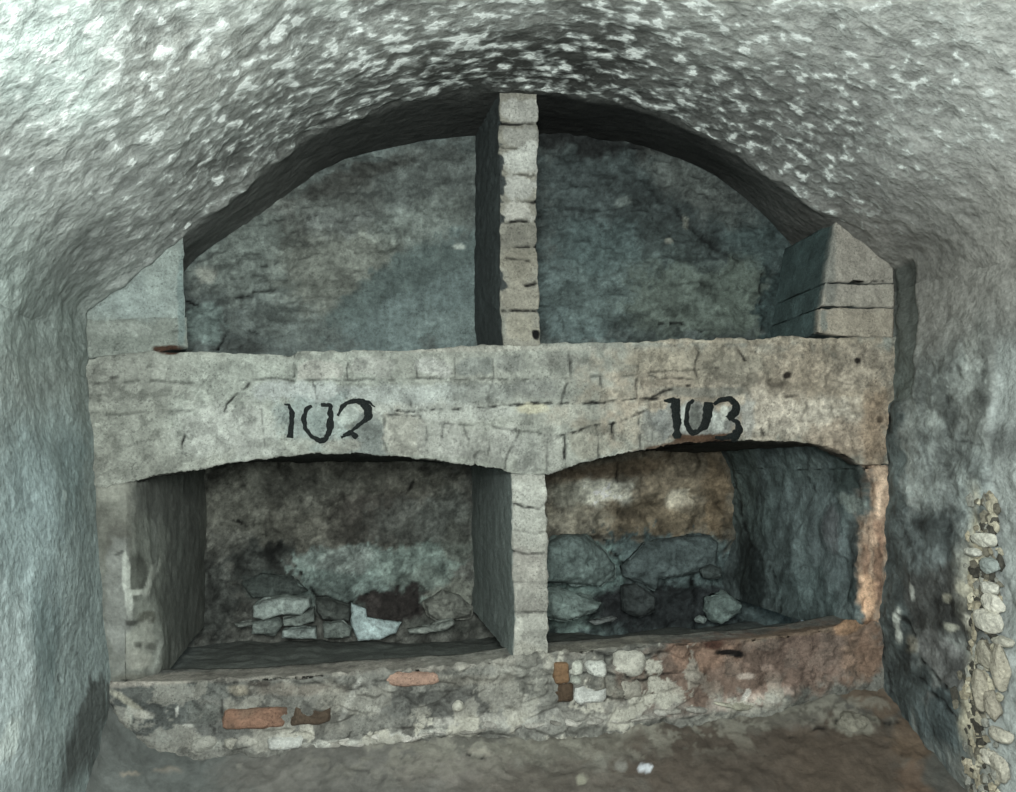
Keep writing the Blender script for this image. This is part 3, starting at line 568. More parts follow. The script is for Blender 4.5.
Jb = [(112, 520, 26, 52, (108, 110, 100), .9, .5), (118, 510, 16, 30, (116, 118, 108), .8, .4), (112, 490, 16, 12, (136, 138, 126), .7, .4), (122, 545, 14, 22, (92, 92, 84), .7, .4), (120, 600, 14, 60, (124, 128, 122), .8, .3, 0), (150, 590, 20, 70, (116, 122, 112), .75, .4, 0),
      (138, 574, 10, 22, (84, 88, 80), .9, .25), (146, 618, 9, 6, (84, 86, 76), .9, .3), (126, 572, 4, 16, (164, 170, 160), .9, .3), (128, 600, 3.5, 14, (172, 178, 168), .9, .3, -8), (150, 582, 4, 18, (170, 176, 164), .9, .3, 22), (140, 592, 12, 3, (168, 174, 162), .8, .3),
      (142, 640, 16, 16, (150, 154, 142), .8, .4), (140, 645, 5, 4, (70, 72, 64), .7, .5), (152, 646, 5, 4, (74, 76, 68), .7, .5), (140, 660, 14, 10, (150, 152, 140), .8, .4), (160, 648, 3, 26, (150, 156, 146), .8, .4, 16), (156, 540, 3, 30, (130, 136, 128), .7, .4), (131, 622, 6, 3, (60, 62, 56), .7, .4),
      (185, 570, 22, 90, (88, 92, 86), .7, .5), (180, 550, 3, 20, (110, 116, 108), .5, .6, 8), (138, 678, 26, 4, (96, 96, 86), .7, .4), (170, 500, 40, 22, (92, 96, 90), .6, .5), (190, 665, 3, 6, (118, 124, 118), .6, .5)]
Jl = [([(120, 681), (150, 680)], 1.8, .7), ([(108, 560), (126, 552)], 1.4, .4)]
def soft_d(P, px, py): return .010 * fbm(P, 6, 3, 101) + .004 * fbm(P, 24, 3, 102)
def jamb_d(P, px, py):
    return .5 * soft_d(P, px, py) + .007 * fbm(P, 16, 4, 103) * sstep(540, 580, py) * sstep(.25, .1, P[..., 1])
tag(sheet('niche_jamb', G, M['plaster'], (106, 110, 102), Jb, .95, Jl, jamb_d, var=.16, seed=9, colf=lambda P, px, py, col, h: col * chips(P, 12, 241, .90, 1.06) * (1 + .55 * sstep(.02, .4, P[..., 1]))[..., None]), 'pale peeling plaster jamb at the left end of niche 102', 'jamb', kind='thing')

rows = np.arange(424, 640, 1.6)
inner = [(850, 440), (858, 458), (864, 470), (866, 500), (865, 540), (862, 570), (858, 600), (856, 640)]
outer = [(902, 440), (900, 470), (896, 560), (891, 640)]
G = hsweep(rows, [deep(inner, DL + .03), front(inner, 466), front(outer, 466)], [84, 28])
Rb = [(875, 540, 16, 120, (150, 124, 100), .95, .4), (872, 500, 8, 16, (190, 158, 128), .6, .5), (868, 595, 7, 26, (196, 152, 112), .8, .4), (878, 560, 5, 40, (140, 98, 70), .5, .5), (880, 470, 8, 14, (176, 148, 120), .7, .4), (873, 540, 4, 8, (196, 160, 128), .7, .4), (866, 560, 3, 16, (110, 78, 56), .6, .4),
      (878, 505, 3, 14, (200, 170, 140), .6, .4), (870, 622, 8, 5, (150, 110, 76), .7, .4),
      (800, 520, 60, 90, (88, 104, 104), .9, .3), (745, 490, 16, 60, (82, 98, 94), .8, .5), (810, 530, 24, 50, (104, 120, 120), .7, .5), (830, 560, 22, 50, (92, 106, 108), .6, .5), (795, 550, 14, 40, (98, 116, 116), .6, .5), (760, 520, 14, 22, (94, 114, 112), .6, .5),
      (845, 475, 16, 22, (58, 72, 70), .9, .3), (850, 500, 12, 5, (126, 140, 134), .8, .5, 20), (856, 505, 6, 8, (120, 132, 126), .7, .4), (856, 545, 5, 30, (58, 66, 66), .8, .4), (850, 590, 6, 12, (52, 66, 66), .8, .4), (752, 585, 16, 45, (44, 54, 54), .9, .4, -12), (742, 560, 8, 30, (52, 62, 60), .7, .5),
      (790, 470, 20, 14, (78, 94, 92), .6, .5), (812, 468, 8, 10, (96, 112, 110), .7, .4), (775, 480, 5, 20, (66, 80, 78), .6, .5), (805, 595, 30, 26, (82, 100, 100), .7, .4), (790, 620, 40, 8, (58, 72, 72), .7, .5), (835, 530, 8, 20, (110, 112, 116), .5, .5), (822, 500, 4, 30, (72, 86, 86), .5, .5)]
Rl = [([(736, 470), (740, 520), (750, 545), (772, 570), (780, 610)], 2.2, .5), ([(808, 460), (806, 480), (815, 492)], 1.6, .4), ([(862, 460), (866, 500), (864, 560), (858, 610)], 1.6, .4)]
def rj_d(P, px, py): 
    inside = sstep(.02, .1, P[..., 1])
    return soft_d(P, px, py) + inside * (.020 * fbm(P, (5, 4, 4), 3, 105) + .007 * fbm(P, (12, 8, 10), 3, 106)) + (1 - inside) * .010 * fbm(P, 26, 3, 107)
tag(sheet('niche_jamb', G, M['rock'], (84, 98, 98), Rb, 1.25, Rl, rj_d, var=.14, seed=10, colf=lambda P, px, py, col, h: col * chips(P, (14, 9, 6), 231, .84, 1.10) * chips(P, (24, 14, 9), 232, .75, 1.04, .06, -.25)), 'narrow orange-stained jamb at the right end of niche 103', 'jamb', kind='thing')

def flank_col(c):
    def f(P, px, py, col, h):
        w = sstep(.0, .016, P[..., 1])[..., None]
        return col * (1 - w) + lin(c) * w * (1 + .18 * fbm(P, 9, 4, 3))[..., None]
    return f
def pillar(label, L, Rr, r0, r1, depth, base, blobs, lines, gain, seed, dark, colf=None, splay=0):
    rows = np.arange(r0, r1, 1.4)
    Lb_ = [(p[0] - splay, p[1]) for p in L]
    G = hsweep(rows, [deep(Lb_, depth), front(L, dark), front(Rr, dark), deep(Rr, depth)], [46, 30, 40])
    def d(P, px, py):
        fr = sstep(.03, .0, P[..., 1]) 
        e = fr * .0035 * fbm(P * [0, 0, 1], 30, 3, seed + 3)
        return .003 * fbm(P, 8, 3, seed) + .0035 * fbm(P, 34, 3, seed + 1) + e
    return tag(sheet('brick_pillar', G, M['masonry'], base, blobs, gain, lines, d, var=.12, seed=seed, crack=.010, colf=colf), label, 'pillar', kind='thing')
L_ = [(511, 465), (512, 480), (513, 560), (516, 620), (513, 660)]; R_ = [(546, 465), (547, 560), (548, 660)]
Db = [(530, 505, 18, 34, (158, 160, 150), .7, .5), (530, 490, 16, 12, (164, 166, 156), .6, .4), (530, 560, 18, 12, (134, 130, 122), .7, .4), (530, 575, 16, 16, (146, 144, 134), .7, .4), (530, 605, 16, 10, (122, 120, 112), .6, .5), (532, 630, 14, 14, (150, 150, 140), .7, .4), (519, 640, 4, 16, (176, 176, 164), .7, .4), (530, 650, 20, 8, (140, 138, 126), .7, .5),
      (490, 560, 21, 110, (112, 120, 118), 1, .1), (508, 620, 5, 20, (126, 132, 126), .6, .5), (486, 500, 10, 30, (104, 110, 108), .6, .6)]
Dl = [([(512, 504), (530, 506), (538, 508), (548, 503)], 1.5, .6), ([(512, 530), (548, 531)], 1.4, .3), ([(513, 553), (548, 553)], 1.5, .45), ([(513, 582), (548, 581)], 1.3, .3), ([(514, 613), (548, 612)], 1.5, .45), ([(512, 604), (518, 618)], 1.6, .6)]
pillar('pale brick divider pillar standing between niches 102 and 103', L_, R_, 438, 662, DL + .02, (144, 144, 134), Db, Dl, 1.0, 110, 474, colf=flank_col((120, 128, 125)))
L2 = [(500, 88), (500, 300), (504, 346)]; R2 = [(538, 88), (537, 240), (540, 346)]
Ub = [(520, 110, 18, 13, (150, 150, 142), .9, .2), (520, 136, 17, 10, (142, 142, 134), .8, .2), (519, 160, 18, 14, (168, 170, 162), .9, .2), (520, 188, 17, 12, (150, 151, 144), .8, .2), (520, 212, 17, 9, (154, 153, 144), .8, .2), (520, 234, 18, 12, (104, 102, 92), .9, .3), (520, 265, 18, 18, (116, 112, 98), .8, .3), (520, 297, 18, 13, (124, 120, 106), .8, .2), (521, 327, 18, 15, (132, 128, 112), .8, .2),
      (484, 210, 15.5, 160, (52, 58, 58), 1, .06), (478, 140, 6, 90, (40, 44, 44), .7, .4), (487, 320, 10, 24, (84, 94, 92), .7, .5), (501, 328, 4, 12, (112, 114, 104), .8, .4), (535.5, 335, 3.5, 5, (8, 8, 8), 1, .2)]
Ul = [([(500, 123), (538, 124)], 1.6, .8), ([(500, 147), (538, 148)], 1.3, .4), ([(500, 176), (538, 174)], 1.3, .4), ([(505, 202), (538, 202)], 1.6, .8), ([(500, 221), (538, 220)], 1.8, .7), ([(500, 247), (538, 246)], 1.8, .7), ([(508, 258), (530, 262)], 1.4, .5), ([(503, 290), (515, 286), (538, 283)], 1.8, .85), ([(503, 311), (538, 310)], 2.0, .9)]
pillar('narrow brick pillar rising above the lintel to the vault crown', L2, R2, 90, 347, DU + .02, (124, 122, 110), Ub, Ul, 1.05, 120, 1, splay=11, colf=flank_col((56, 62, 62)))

# ------------------------------------------------------------------ pale blocks at the two ends above the lintel
def block(poly_t, poly_b, xl, xr, depth, base, blobs, lines, gain, parent, seed, label=None, k=1.4, shift=(0, 0), shade=None):
    n = max(12, int(abs(xl[1] - xl[0]) / k)); u = np.linspace(0, 1, n)
    xt = xl[0] + (xl[1] - xl[0]) * u; xb = xr[0] + (xr[1] - xr[0]) * u
    A = hit(xt, pl(poly_t, xt), 0); B = hit(xb, pl(poly_b, xb), 0)
    m = max(8, int(np.abs(pl(poly_b, xb) - pl(poly_t, xt)).mean() / k))
    G0 = sweep([setback(A, depth), A, B, setback(B, depth)], [16, m, 16])
    G0[..., 0] += shift[1] * G0[..., 1] / depth * (u ** 3)[:, None]
    # flanks: wrap the ends backwards
    def flank(col, sh):
        out = []
        for y in np.linspace(depth, 0, 16, endpoint=False):
            c = col.copy(); c[:, 0] += sh * (np.maximum(c[:, 1], y) - c[:, 1]) / depth; c[:, 1] = np.maximum(c[:, 1], y); out.append(c)
        return np.array(out)
    G = np.concatenate([flank(G0[0], shift[0]), G0, flank(G0[-1], shift[1])[::-1]], 0)
    def d(P, px, py): return .004 * fbm(P, 9, 3, seed) + .003 * fbm(P, 32, 3, seed + 1)
    o = sheet('masonry_block', G, M['masonry'], base, blobs, gain, lines, d, False, parent, var=.10, seed=seed, colf=shade)
    if label: o['label'] = label
    return o
def flank_teal(P, px, py, col, h):  # blends the faces behind the front edge to dark teal
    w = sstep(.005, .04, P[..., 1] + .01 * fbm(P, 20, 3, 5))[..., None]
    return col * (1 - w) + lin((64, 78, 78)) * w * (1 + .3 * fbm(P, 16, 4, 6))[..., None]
lbk = empty('abutment', hit(135, 355, .1), 'greenish grey two-course stone abutment at the left end of the lintel', 'abutment')
bb = [(140, 295, 50, 25, (128, 142, 138), .8, .5), (165, 275, 16, 26, (136, 150, 144), .6, .5), (140, 335, 50, 16, (112, 120, 112), .8, .4), (120, 330, 30, 6, (134, 142, 134), .6, .5), (182, 300, 4, 50, (100, 120, 118), .7, .4), (170, 349, 16, 4, (60, 38, 24), .9, .3)]
block([(84, 312), (100, 296), (130, 273), (175, 240), (190, 232)], [(84, 321), (188, 319)], (86, 184), (86, 185.5), DU - .05, (126, 138, 132), bb, [], 1.0, lbk, 130, shift=(0, -.09), shade=flank_teal)
block([(84, 320), (188, 318)], [(84, 358), (150, 354), (172, 348), (188, 347)], (86, 186), (88, 187.5), DU - .05, (118, 126, 118), bb, [], 1.0, lbk, 131, shift=(0, -.09), shade=flank_teal)
rbk = empty('abutment', hit(860, 338, .1), 'pale three-course stone abutment at the right end of the lintel', 'abutment')
tb = [(850, 262, 40, 40, (150, 144, 132), .8, .5), (830, 262, 6, 40, (112, 116, 110), .6, .5), (858, 320, 30, 12, (154, 144, 126), .8, .4), (824, 320, 4, 10, (128, 134, 126), .8, .4)]
block([(820, 212), (838, 222), (865, 242), (896, 268)], [(810, 281), (850, 282), (896, 283)], (836, 893.5), (826.5, 894), DU, (150, 145, 133), tb, [([(855, 282), (885, 281)], 1.6, .8)], 1.0, rbk, 133, shade=flank_teal)
block([(810, 283), (850, 284), (896, 284.5)], [(810, 306), (896, 307)], (826, 894), (822.5, 894), DU, (152, 146, 132), tb, [], 1.0, rbk, 134, shade=flank_teal)
block([(810, 308), (896, 308.5)], [(810, 331), (840, 335), (896, 337)], (821, 894), (819, 893), DU, (156, 146, 128), tb, [], 1.0, rbk, 135, shade=flank_teal)

# ------------------------------------------------------------------ earth bank that falls away from the sill
xs = np.linspace(50, 930, 330)
g0 = hit(np.clip(xs, 96, 888), pl(ground, np.clip(xs, 90, 895)), 0)
g0[:, 0] += np.where(xs < 96, (xs - 96) * .0035, 0) + np.where(xs > 888, (xs - 888) * .0035, 0)
yy = np.r_[.06, np.arange(0.02, -.7, -.009), np.arange(-.7, -4, -.08)]
G = np.repeat(g0[:, None], len(yy), 1); G[..., 1] = yy[None]
zmean = g0[:, 2].mean()
t = np.clip(-yy / .5, 0, 1)[None]
G[..., 2] = G[..., 2] * (1 - t) + (zmean) * t - np.clip(-yy, 0, 1.35)[None] * .52 + np.where(yy > 0, .0, 0)[None]
Eb = [(340, 775, 260, 60, (102, 100, 94), .9, .5), (140, 760, 90, 90, (90, 95, 92), .9, .6), (560, 750, 140, 26, (108, 106, 97), .8, .5), (560, 780, 100, 20, (96, 88, 78), .7, .5), (620, 740, 120, 14, (110, 106, 94), .8, .5, -5), (760, 760, 140, 44, (84, 73, 62), .9, .5), (850, 770, 70, 50, (84, 71, 58), .8, .5), (800, 712, 60, 10, (94, 90, 80), .7, .4, -14),
      (852, 723, 20, 10, (118, 114, 100), .9, .2), (870, 700, 24, 14, (104, 86, 68), .8, .3, 15), (910, 740, 20, 20, (104, 84, 64), .8, .4, 30), (920, 780, 20, 20, (104, 80, 60), .7, .4), (560, 780, 16, 8, (70, 62, 54), .4, .5), (450, 770, 60, 14, (110, 104, 96), .6, .4), (480, 752, 12, 3, (140, 134, 120), .8, .3, 10),
      (645, 768, 6, 3, (190, 196, 204), .9, .3, 10), (620, 764, 5, 5, (130, 128, 120), .7, .4), (582, 778, 5, 4, (140, 138, 118), .8, .3), (240, 765, 3, 4, (130, 128, 118), .7, .4), (130, 775, 10, 2, (150, 138, 118), .6, .5), (165, 772, 14, 2, (134, 124, 108), .5, .5), (940, 770, 14, 20, (84, 84, 78), .8, .4)]
El = [([(790, 735), (830, 725), (850, 715), (880, 722), (900, 722)], 2, .6), ([(462, 752), (480, 760), (484, 757)], 1.6, .6), ([(425, 775), (437, 765), (445, 752)], 1.4, .5), ([(330, 780), (420, 778)], 1.4, .3), ([(300, 762), (330, 770), (370, 772)], 1.3, .3), ([(900, 752), (925, 755)], 2.4, .4)]
def earth_d(P, px, py): return .012 * fbm(P, 6, 4, 141) + .007 * fbm(P, 26, 4, 142)
def bank_col(P, px, py, col, h):
    near = (sstep(-.20, -.02, P[..., 1]) * sstep(250, 400, px) * sstep(.05, .14, fbm(P, 20, 5, 271, .6)) * .55)[..., None]
    col = col * chips(P, 9, 272, .92, 1.05)
    return col * (1 - near) + lin((136, 134, 124)) * near
o = sheet('floor', G, M['earth'], (94, 91, 84), Eb, 1.0, El, earth_d, True, var=.10, seed=14, colf=bank_col); tag(o, kind='structure')

# ------------------------------------------------------------------ stones
def ico(n=4):
    import bmesh
    bm = bmesh.new(); bmesh.ops.create_icosphere(bm, subdivisions=n, radius=1)
    V = np.array([v.co[:] for v in bm.verts]); Fc = np.array([[v.index for v in f.verts] for f in bm.faces]); bm.free(); return V, Fc
ICO = ico(4)
def rock(name, c, r, col, seed, label=None, cat=None, group=None, parent=None, mat='rock', square=4.0, rot=0, var=.28, planes=12, tilt=0, col2=None):
    """an angular lump: a rounded box, cut by random planes, then roughened"""
    V = ICO[0].copy(); g = np.random.default_rng(seed)
    n = (np.abs(V) ** square).sum(1) ** (1 / square); V = V / n[:, None]
    for _ in range(planes):
        d = g.normal(size=3); d /= np.linalg.norm(d); k = g.uniform(.62, .95)
        o_ = V @ d - k; V = V - np.maximum(o_, 0)[:, None] * d * .92
    V *= np.array(r)
    ro = Matrix.Rotation(math.radians(rot), 3, 'Y') @ Matrix.Rotation(math.radians(tilt), 3, 'X')
    V = V @ np.array(ro).T
    P = V + np.array(c)
    N = V / (np.linalg.norm(V, axis=1, keepdims=True) + 1e-9)
    s = min(r) 
    P = P + N * (.20 * s * fbm(P, 1.0 / s, 5, seed, .6))[:, None]
    C = lin(col) * (1 + var * fbm(P, 18, 4, seed + 3))[:, None]
    if col2 is not None:
        m = sstep(.0, .35, fbm(P, 12, 4, seed + 7))[:, None]; C = C * (1 - m) + lin(col2) * m
    lum = (C * [.3, .55, .15]).sum(1, keepdims=True); C = lum + (C - lum) * .75
    og = None if parent else np.array(c)
    o = build(name, P, ICO[1], C, M[mat], parent, origin=og)
    if parent and label: o['label'] = label
    if not parent: tag(o, label, cat, group)
    return o
def at(px, py, y, w, h, dz, name, col, seed, label, group=None, **k):
    """a stone whose outline is w x h (in pixels of the photograph) standing at depth y"""
    c = hit(px, py, y); s = np.linalg.norm(c - CP) / F * .97
    return rock(name, c, (w/2*s, dz/2, h/2*s), col, seed, label, 'stone', group, **k)
g2, g3 = 'loose stones on the floor of niche 102', 'loose stones on the floor of niche 103'
# the pale shard is one angular slab with a tall left end
def shard(pts, y, th, col, seed, label, group, name='rubble_stone', cat='stone', relief=.008, bev=.007, crop=None):
    if crop: pts = [(crop[0] + x / crop[2], crop[1] + y_ / crop[2]) for x, y_ in pts]
    import bmesh
    bm = bmesh.new()
    P = hit([p[0] for p in pts], [p[1] for p in pts], y)
    c = P.mean(0)
    f = bm.faces.new([bm.verts.new((p - c).tolist()) for p in P])
    r = bmesh.ops.extrude_face_region(bm, geom=[f])
    for v in [e for e in r['geom'] if isinstance(e, bmesh.types.BMVert)]: v.co.y += th
    bmesh.ops.recalc_face_normals(bm, faces=bm.faces)
    bmesh.ops.triangulate(bm, faces=bm.faces)
    for _ in range(5):
        L = [e for e in bm.edges if e.calc_length() > .013]
        if not L: break
        bmesh.ops.subdivide_edges(bm, edges=L, cuts=1)
        bmesh.ops.triangulate(bm, faces=bm.faces)
    bm.normal_update()
    V = np.array([v.co[:] for v in bm.verts]); N = np.array([v.normal[:] for v in bm.verts]); Fc = np.array([[v.index for v in q.verts] for q in bm.faces]); bm.free()
    out = [(p[0] - c[0], p[2] - c[2]) for p in P]; d = dist_poly(V[:, 0], V[:, 2], out + out[:1])
    Rr = bev * 2.6; q = 1 - np.clip(d / Rr, 0, 1); g_ = np.random.default_rng(seed); face = V[:, 1] < th * .5
    tiltx, tiltz = g_.uniform(-.25, .25, 2)
    V[:, 1] += np.where(face, (1 - np.sqrt(1 - q * q * .98)) * min(th * .7, Rr) + V[:, 0] * tiltx + V[:, 2] * tiltz, 0)
    fc = np.abs(fbm(V, 22, 2, seed + 50)); V[:, 1] += np.where(face, .016 * fc, 0)
    N = np.where(face[:, None], np.array([0, -1.0, 0]), N)
    P = V + c; P += N * (relief * fbm(P, 14, 4, seed))[:, None]
    C = lin(col) * (1 + .3 * fbm(P, 18, 4, seed + 3))[:, None]; lum = (C * [.3, .55, .15]).sum(1, keepdims=True); C = (lum + (C - lum) * .55) * 1.15
    return tag(build(name, P, Fc, C, M['rock'], origin=c), label, cat, group)
shard([(351, 604), (366, 610), (367, 618), (384, 622), (402, 624), (396, 634), (380, 640), (358, 641), (352, 626)], .90, .05, (160, 190, 190), 28, 'bluish white angular plaster shard in the middle of niche 102', g2)
shard([(408, 632), (430, 627), (452, 621), (456, 624), (448, 630), (425, 635), (410, 636)], .88, .09, (124, 134, 124), 29, 'long thin pale splinter at the right of the niche 102 floor', g2)
shard([(233, 625), (255, 622), (257, 626), (236, 629)], .9, .06, (110, 120, 112), 36, 'short grey splinter left of the flat stack in niche 102', g2)

at(700, 619, .80, 13, 8, .05, 'rubble_stone', (124, 138, 134), 35, 'pebble just left of the isolated pale green stone in niche 103', g3)
shard([(590, 622), (618, 618), (620, 620), (596, 626)], .72, .05, (96, 104, 102), 40, 'thin grey splinter in front of the boulders in niche 103', g3)


K2, K3 = (190, 440, 3.277), (530, 430, 2.746)      # two close-up views the outlines were measured in
shard([(205, 545), (235, 530), (300, 520), (385, 525), (392, 550), (362, 578), (300, 574), (240, 592), (205, 580)], .84, .14, (138, 156, 148), 21, 'long flat pale stone topmost of the small stack at the rear of niche 102', g2, crop=K2)
shard([(198, 604), (235, 594), (288, 592), (300, 612), (275, 650), (240, 645), (196, 642)], .84, .12, (118, 134, 126), 22, 'rounded grey stone under the left end of the long flat stone in niche 102', g2, bev=.014, crop=K2)
shard([(304, 590), (350, 580), (404, 556), (406, 598), (352, 614), (306, 612)], .86, .10, (112, 126, 118), 23, 'wedge stone tucked just beneath the right half of the long flat stone in niche 102', g2, crop=K2)
shard([(300, 630), (345, 624), (410, 620), (414, 652), (360, 656), (298, 654)], .80, .10, (132, 150, 144), 24, 'flat low pale stone lying at the foot of the stack in niche 102', g2, crop=K2)
shard([(410, 528), (462, 530), (524, 552), (520, 598), (432, 596), (414, 570)], .90, .10, (72, 80, 74), 26, 'dark blocky stone between the flat stack and the pale shard in niche 102', g2, bev=.012, crop=K2)
shard([(434, 604), (500, 600), (526, 622), (526, 650), (480, 654), (438, 652)], .84, .08, (108, 122, 114), 27, 'square grey stone right of the flat stack on the niche 102 floor', g2, crop=K2)
shard([(165, 470), (230, 440), (330, 450), (384, 498), (330, 516), (200, 520)], 1.0, .05, (66, 78, 73), 37, 'dark weathered stone behind and above the flat stack in niche 102', g2, bev=.016, relief=.014, crop=K2)
shard([(772, 540), (830, 498), (890, 515), (926, 555), (920, 582), (822, 602), (782, 575)], .96, .08, (112, 116, 104), 30, 'brownish grey stone in the rear right corner of niche 102', g2, bev=.016, relief=.014, crop=K2)
shard([(48, 316), (110, 290), (160, 292), (205, 320), (252, 378), (252, 414), (215, 440), (140, 428), (50, 420)], .86, .16, (104, 130, 125), 31, 'large upper greenish grey boulder at the left of niche 103', g3, 'boulder', 'stone', bev=.03, relief=.02, crop=K3)
shard([(48, 450), (90, 436), (150, 462), (204, 478), (190, 508), (110, 532), (56, 520)], .74, .11, (112, 138, 131), 32, 'lower pale boulder against the divider in niche 103', g3, 'boulder', 'stone', bev=.028, relief=.016, crop=K3)
shard([(265, 380), (330, 312), (420, 296), (505, 290), (526, 312), (520, 380), (440, 402), (365, 412), (352, 446), (318, 420), (270, 408)], .92, .09, (80, 100, 100), 33, 'long dark teal slab at the rear middle of niche 103', g3, 'boulder', 'stone', bev=.018, relief=.014, crop=K3)
shard([(512, 470), (556, 452), (590, 478), (588, 508), (560, 524), (540, 540), (518, 530), (506, 505)], .74, .12, (106, 132, 126), 34, 'isolated pale green stone near the right wall of niche 103', g3, bev=.02, relief=.014, crop=K3)
shard([(262, 432), (300, 425), (350, 462), (352, 500), (310, 520), (268, 500)], .84, .07, (58, 68, 68), 38, 'dark stone leaning between the boulders and the slab in niche 103', g3, bev=.014, crop=K3)
shard([(478, 385), (505, 372), (530, 380), (532, 405), (505, 412), (482, 405)], .86, .05, (76, 92, 90), 39, 'small dark stone at the right end of the teal slab in niche 103', g3, bev=.012, crop=K3)

# bricks and stones set in the sill: parts of it
def inset(px, py, w, h, col, seed, label, name='exposed_brick', th=.09, out=.006, **k):
    out = out + .007; c = hit(px, py, th/2 - out); s = np.linalg.norm(c - CP) / F * .98
    return rock(name, c, (w/2*s, th/2, h/2*s), col, seed, label, parent=sill, square=k.pop('square', 7), planes=k.pop('planes', 2), mat='masonry', **k)
inset(257, 715, 57, 18, (132, 96, 74), 41, 'orange brick showing through the plaster under niche 102', rot=3, out=.012, col2=(112, 86, 68))
inset(308, 711, 42, 19, (78, 64, 50), 42, 'dark brown brick beside the orange one', rot=3, out=.012)
inset(411, 677, 56, 14, (158, 124, 104), 43, 'salmon brick near the top of the sill', rot=3, square=3.2, out=.012)
inset(559, 670, 15, 20, (124, 92, 58), 44, 'ochre brick end below the divider', out=.012)
inset(561, 690, 19, 17, (72, 56, 40), 45, 'dark brown brick end below the ochre one', out=.010)
nm = 'exposed_stone'
inset(574, 666, 15, 15, (166, 168, 156), 46, 'small white stone beside the ochre brick', nm, square=3, out=.012)
inset(594, 667, 23, 18, (176, 178, 170), 47, 'white stone second from the ochre brick', nm, square=3.4, out=.013)
inset(588, 690, 33, 22, (182, 184, 178), 48, 'large white stone under niche 103', nm, square=4, out=.014)
inset(627, 661, 34, 24, (162, 160, 148), 49, 'pale grey stone at the upper sill edge', nm, square=3, out=.012, rot=8)
inset(574, 678, 13, 10, (160, 164, 152), 50, 'pebble of white mortar between stones', nm, square=2.6, out=.012)
inset(624, 688, 34, 20, (138, 134, 122), 51, 'grey stone right of the large white one', nm, square=3, out=.010)
inset(205, 742, 27, 15, (146, 146, 136), 52, 'cream stone at the lower left sill edge', nm, square=2.4, out=.014, rot=-8)
inset(288, 739, 34, 13, (170, 172, 166), 53, 'white plaster lump under the orange brick', nm, square=4, out=.016)
inset(457, 704, 13, 12, (176, 174, 160), 54, 'white knob of plaster in the sill', nm, square=2.2, out=.014)
inset(238, 741, 26, 12, (150, 148, 136), 55, 'chipped cream stone between the lower edge lumps', nm, square=2.6, out=.012, rot=12)
# lumps of plaster along the broken lower edge
gg = np.random.default_rng(9)
for k in range(22):
    x = 320 + k * 21 + gg.uniform(-9, 9)
    if x > 790: break
    yv = np.interp(x, [320, 420, 480, 560, 620, 700, 780], [742, 734, 726, 722, 718, 708, 698])
    v = gg.uniform(125, 178)
    inset(x, yv + gg.uniform(-3, 3), gg.uniform(12, 34), gg.uniform(4, 9), (v, v - 3, v - 12 if x < 700 else v - 22), 300 + k, None, 'plaster_lump', square=2.4, planes=5, out=.012, rot=gg.uniform(-5, 15), th=.06)

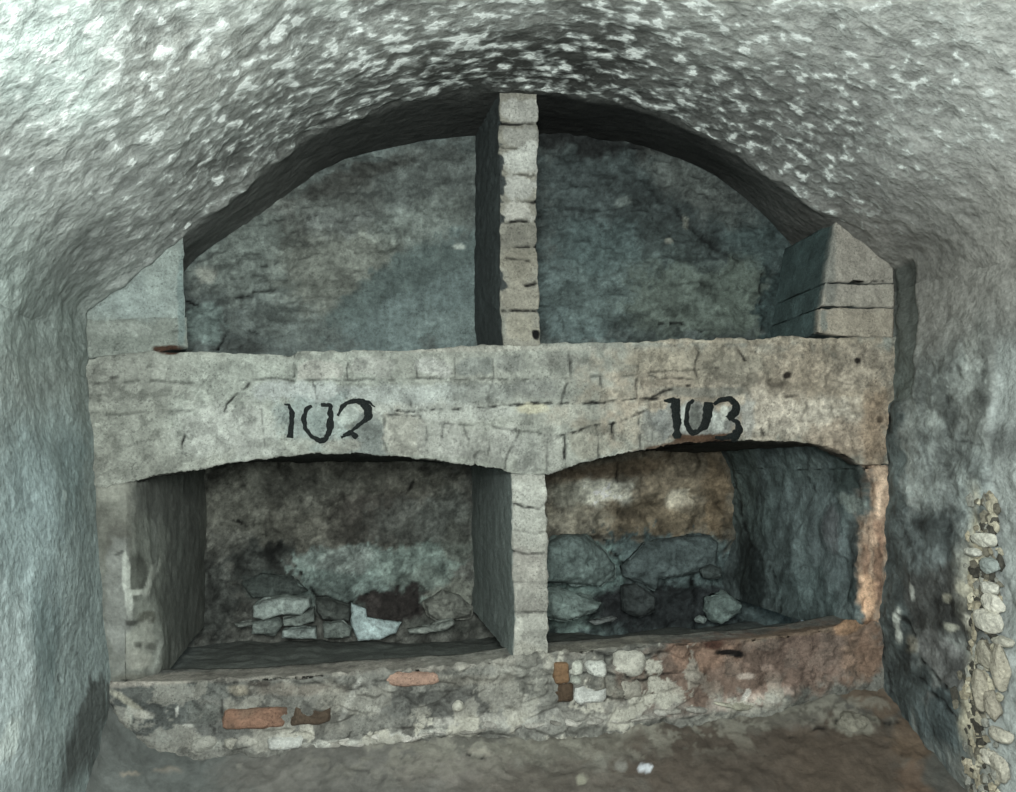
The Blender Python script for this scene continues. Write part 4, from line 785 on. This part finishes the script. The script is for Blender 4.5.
# bank stone and the stones showing in the broken edge of the right wall
c = hit(853, 722, -.10); rock('rubble_stone', c, (.052, .05, .028), (122, 118, 104), 61, 'flat buff stone lying on the earth bank below the reddish sill', 'stone', rot=4)
def wall_stone(px, py, w, h, col, seed, label):
    x = XR_top[0] if py < 300 else np.interp(py, [300, 690], [XR_top[0], hit(881, 690, 0)[0]])
    c = hitx(px, py, x - .004); s = np.linalg.norm(c - CP) / F
    ca = .62                                            # the wall is seen at a slant
    rock('edge_stone', c, (.016, w/2*s*1.9, h/2*s), col, seed, label, 'stone', 'white stones along the broken edge of the right wall', mat='masonry', square=2.6, planes=6, var=.12)
es = [(985, 540, 16, 12, (208, 206, 190), 'largest white stone topmost in the broken edge of the right wall'),
      (973, 552, 9, 8, (190, 190, 178), 'small pale stone just below left of the topmost white edge stone'),
      (990, 566, 10, 14, (150, 160, 156), 'grey edge stone hanging below the topmost white stone'),
      (990, 588, 9, 11, (206, 204, 190), 'small white stone above the bright round edge stone'),
      (993, 603, 13, 16, (216, 212, 196), 'bright round stone midway down the broken right wall edge'),
      (988, 621, 17, 20, (204, 200, 184), 'broad cream stone just under the bright round edge stone'),
      (1003, 641, 12, 9, (180, 176, 160), 'little oval stone outermost on the right wall edge'),
      (986, 655, 9, 26, (156, 150, 132), 'slim upright tan stone below the broad cream one'),
      (1001, 668, 10, 40, (176, 168, 148), 'tall upright tan stone at the right wall edge'),
      (980, 690, 8, 34, (168, 160, 140), 'narrow tan sliver on the inner side of the edge'),
      (993, 706, 8, 26, (160, 152, 134), 'tan sliver in the middle of the lower edge'),
      (1001, 735, 13, 12, (190, 184, 166), 'cream stone low on the right wall edge'),
      (990, 757, 10, 12, (204, 198, 180), 'white stone third from the bottom of the edge'),
      (972, 764, 10, 9, (200, 188, 160), 'cream stone bottommost and nearest the earth bank'),
      (1000, 768, 9, 22, (184, 178, 160), 'upright cream stone lowest at the frame edge')]
for k, (x, y, w, h, c, l) in enumerate(es): wall_stone(x, y, w, h, c, 400 + k, l)

# crumbled chips of stone and mortar packed between the edge stones (nobody could count them)
g = np.random.default_rng(77); V0, F0 = ico(1); VV = []; FF = []; CC = []
for k in range(330):
    z = g.uniform(EYE - 1.0, EYE - .12); y = -.455 + g.normal(0, .030); x = np.interp(z, [hit(881, 690, 0)[2], XR_top[2]], [hit(881, 690, 0)[0], XR_top[0]])
    q = np.array([[x, y, z]]); n = wall_d(q, np.array([1000.0]), np.array([600.0]))[0]
    a = g.uniform(.005, .016) * np.array([.9, 1.0, g.uniform(.7, 1.9)])
    v = V0 * a * (1 + .3 * fbm(V0 * 2 + k, 1, 2, 5))[:, None] + [x - n * .8 - .002, y, z]
    FF.append(F0 + len(VV) * len(V0)); VV.append(v)
    c = lin(g.choice([(196, 190, 170), (168, 160, 140), (120, 116, 104), (74, 72, 66), (150, 150, 142)], axis=0)) * g.uniform(.7, 1.1); CC.append(np.repeat(c[None], len(V0), 0))
tag(build('mortar_rubble', np.concatenate(VV), np.concatenate(FF), np.concatenate(CC), M['masonry'], smooth=False), 'crumbled cream and grey chips packed in the broken edge of the right wall', 'rubble', kind='stuff')
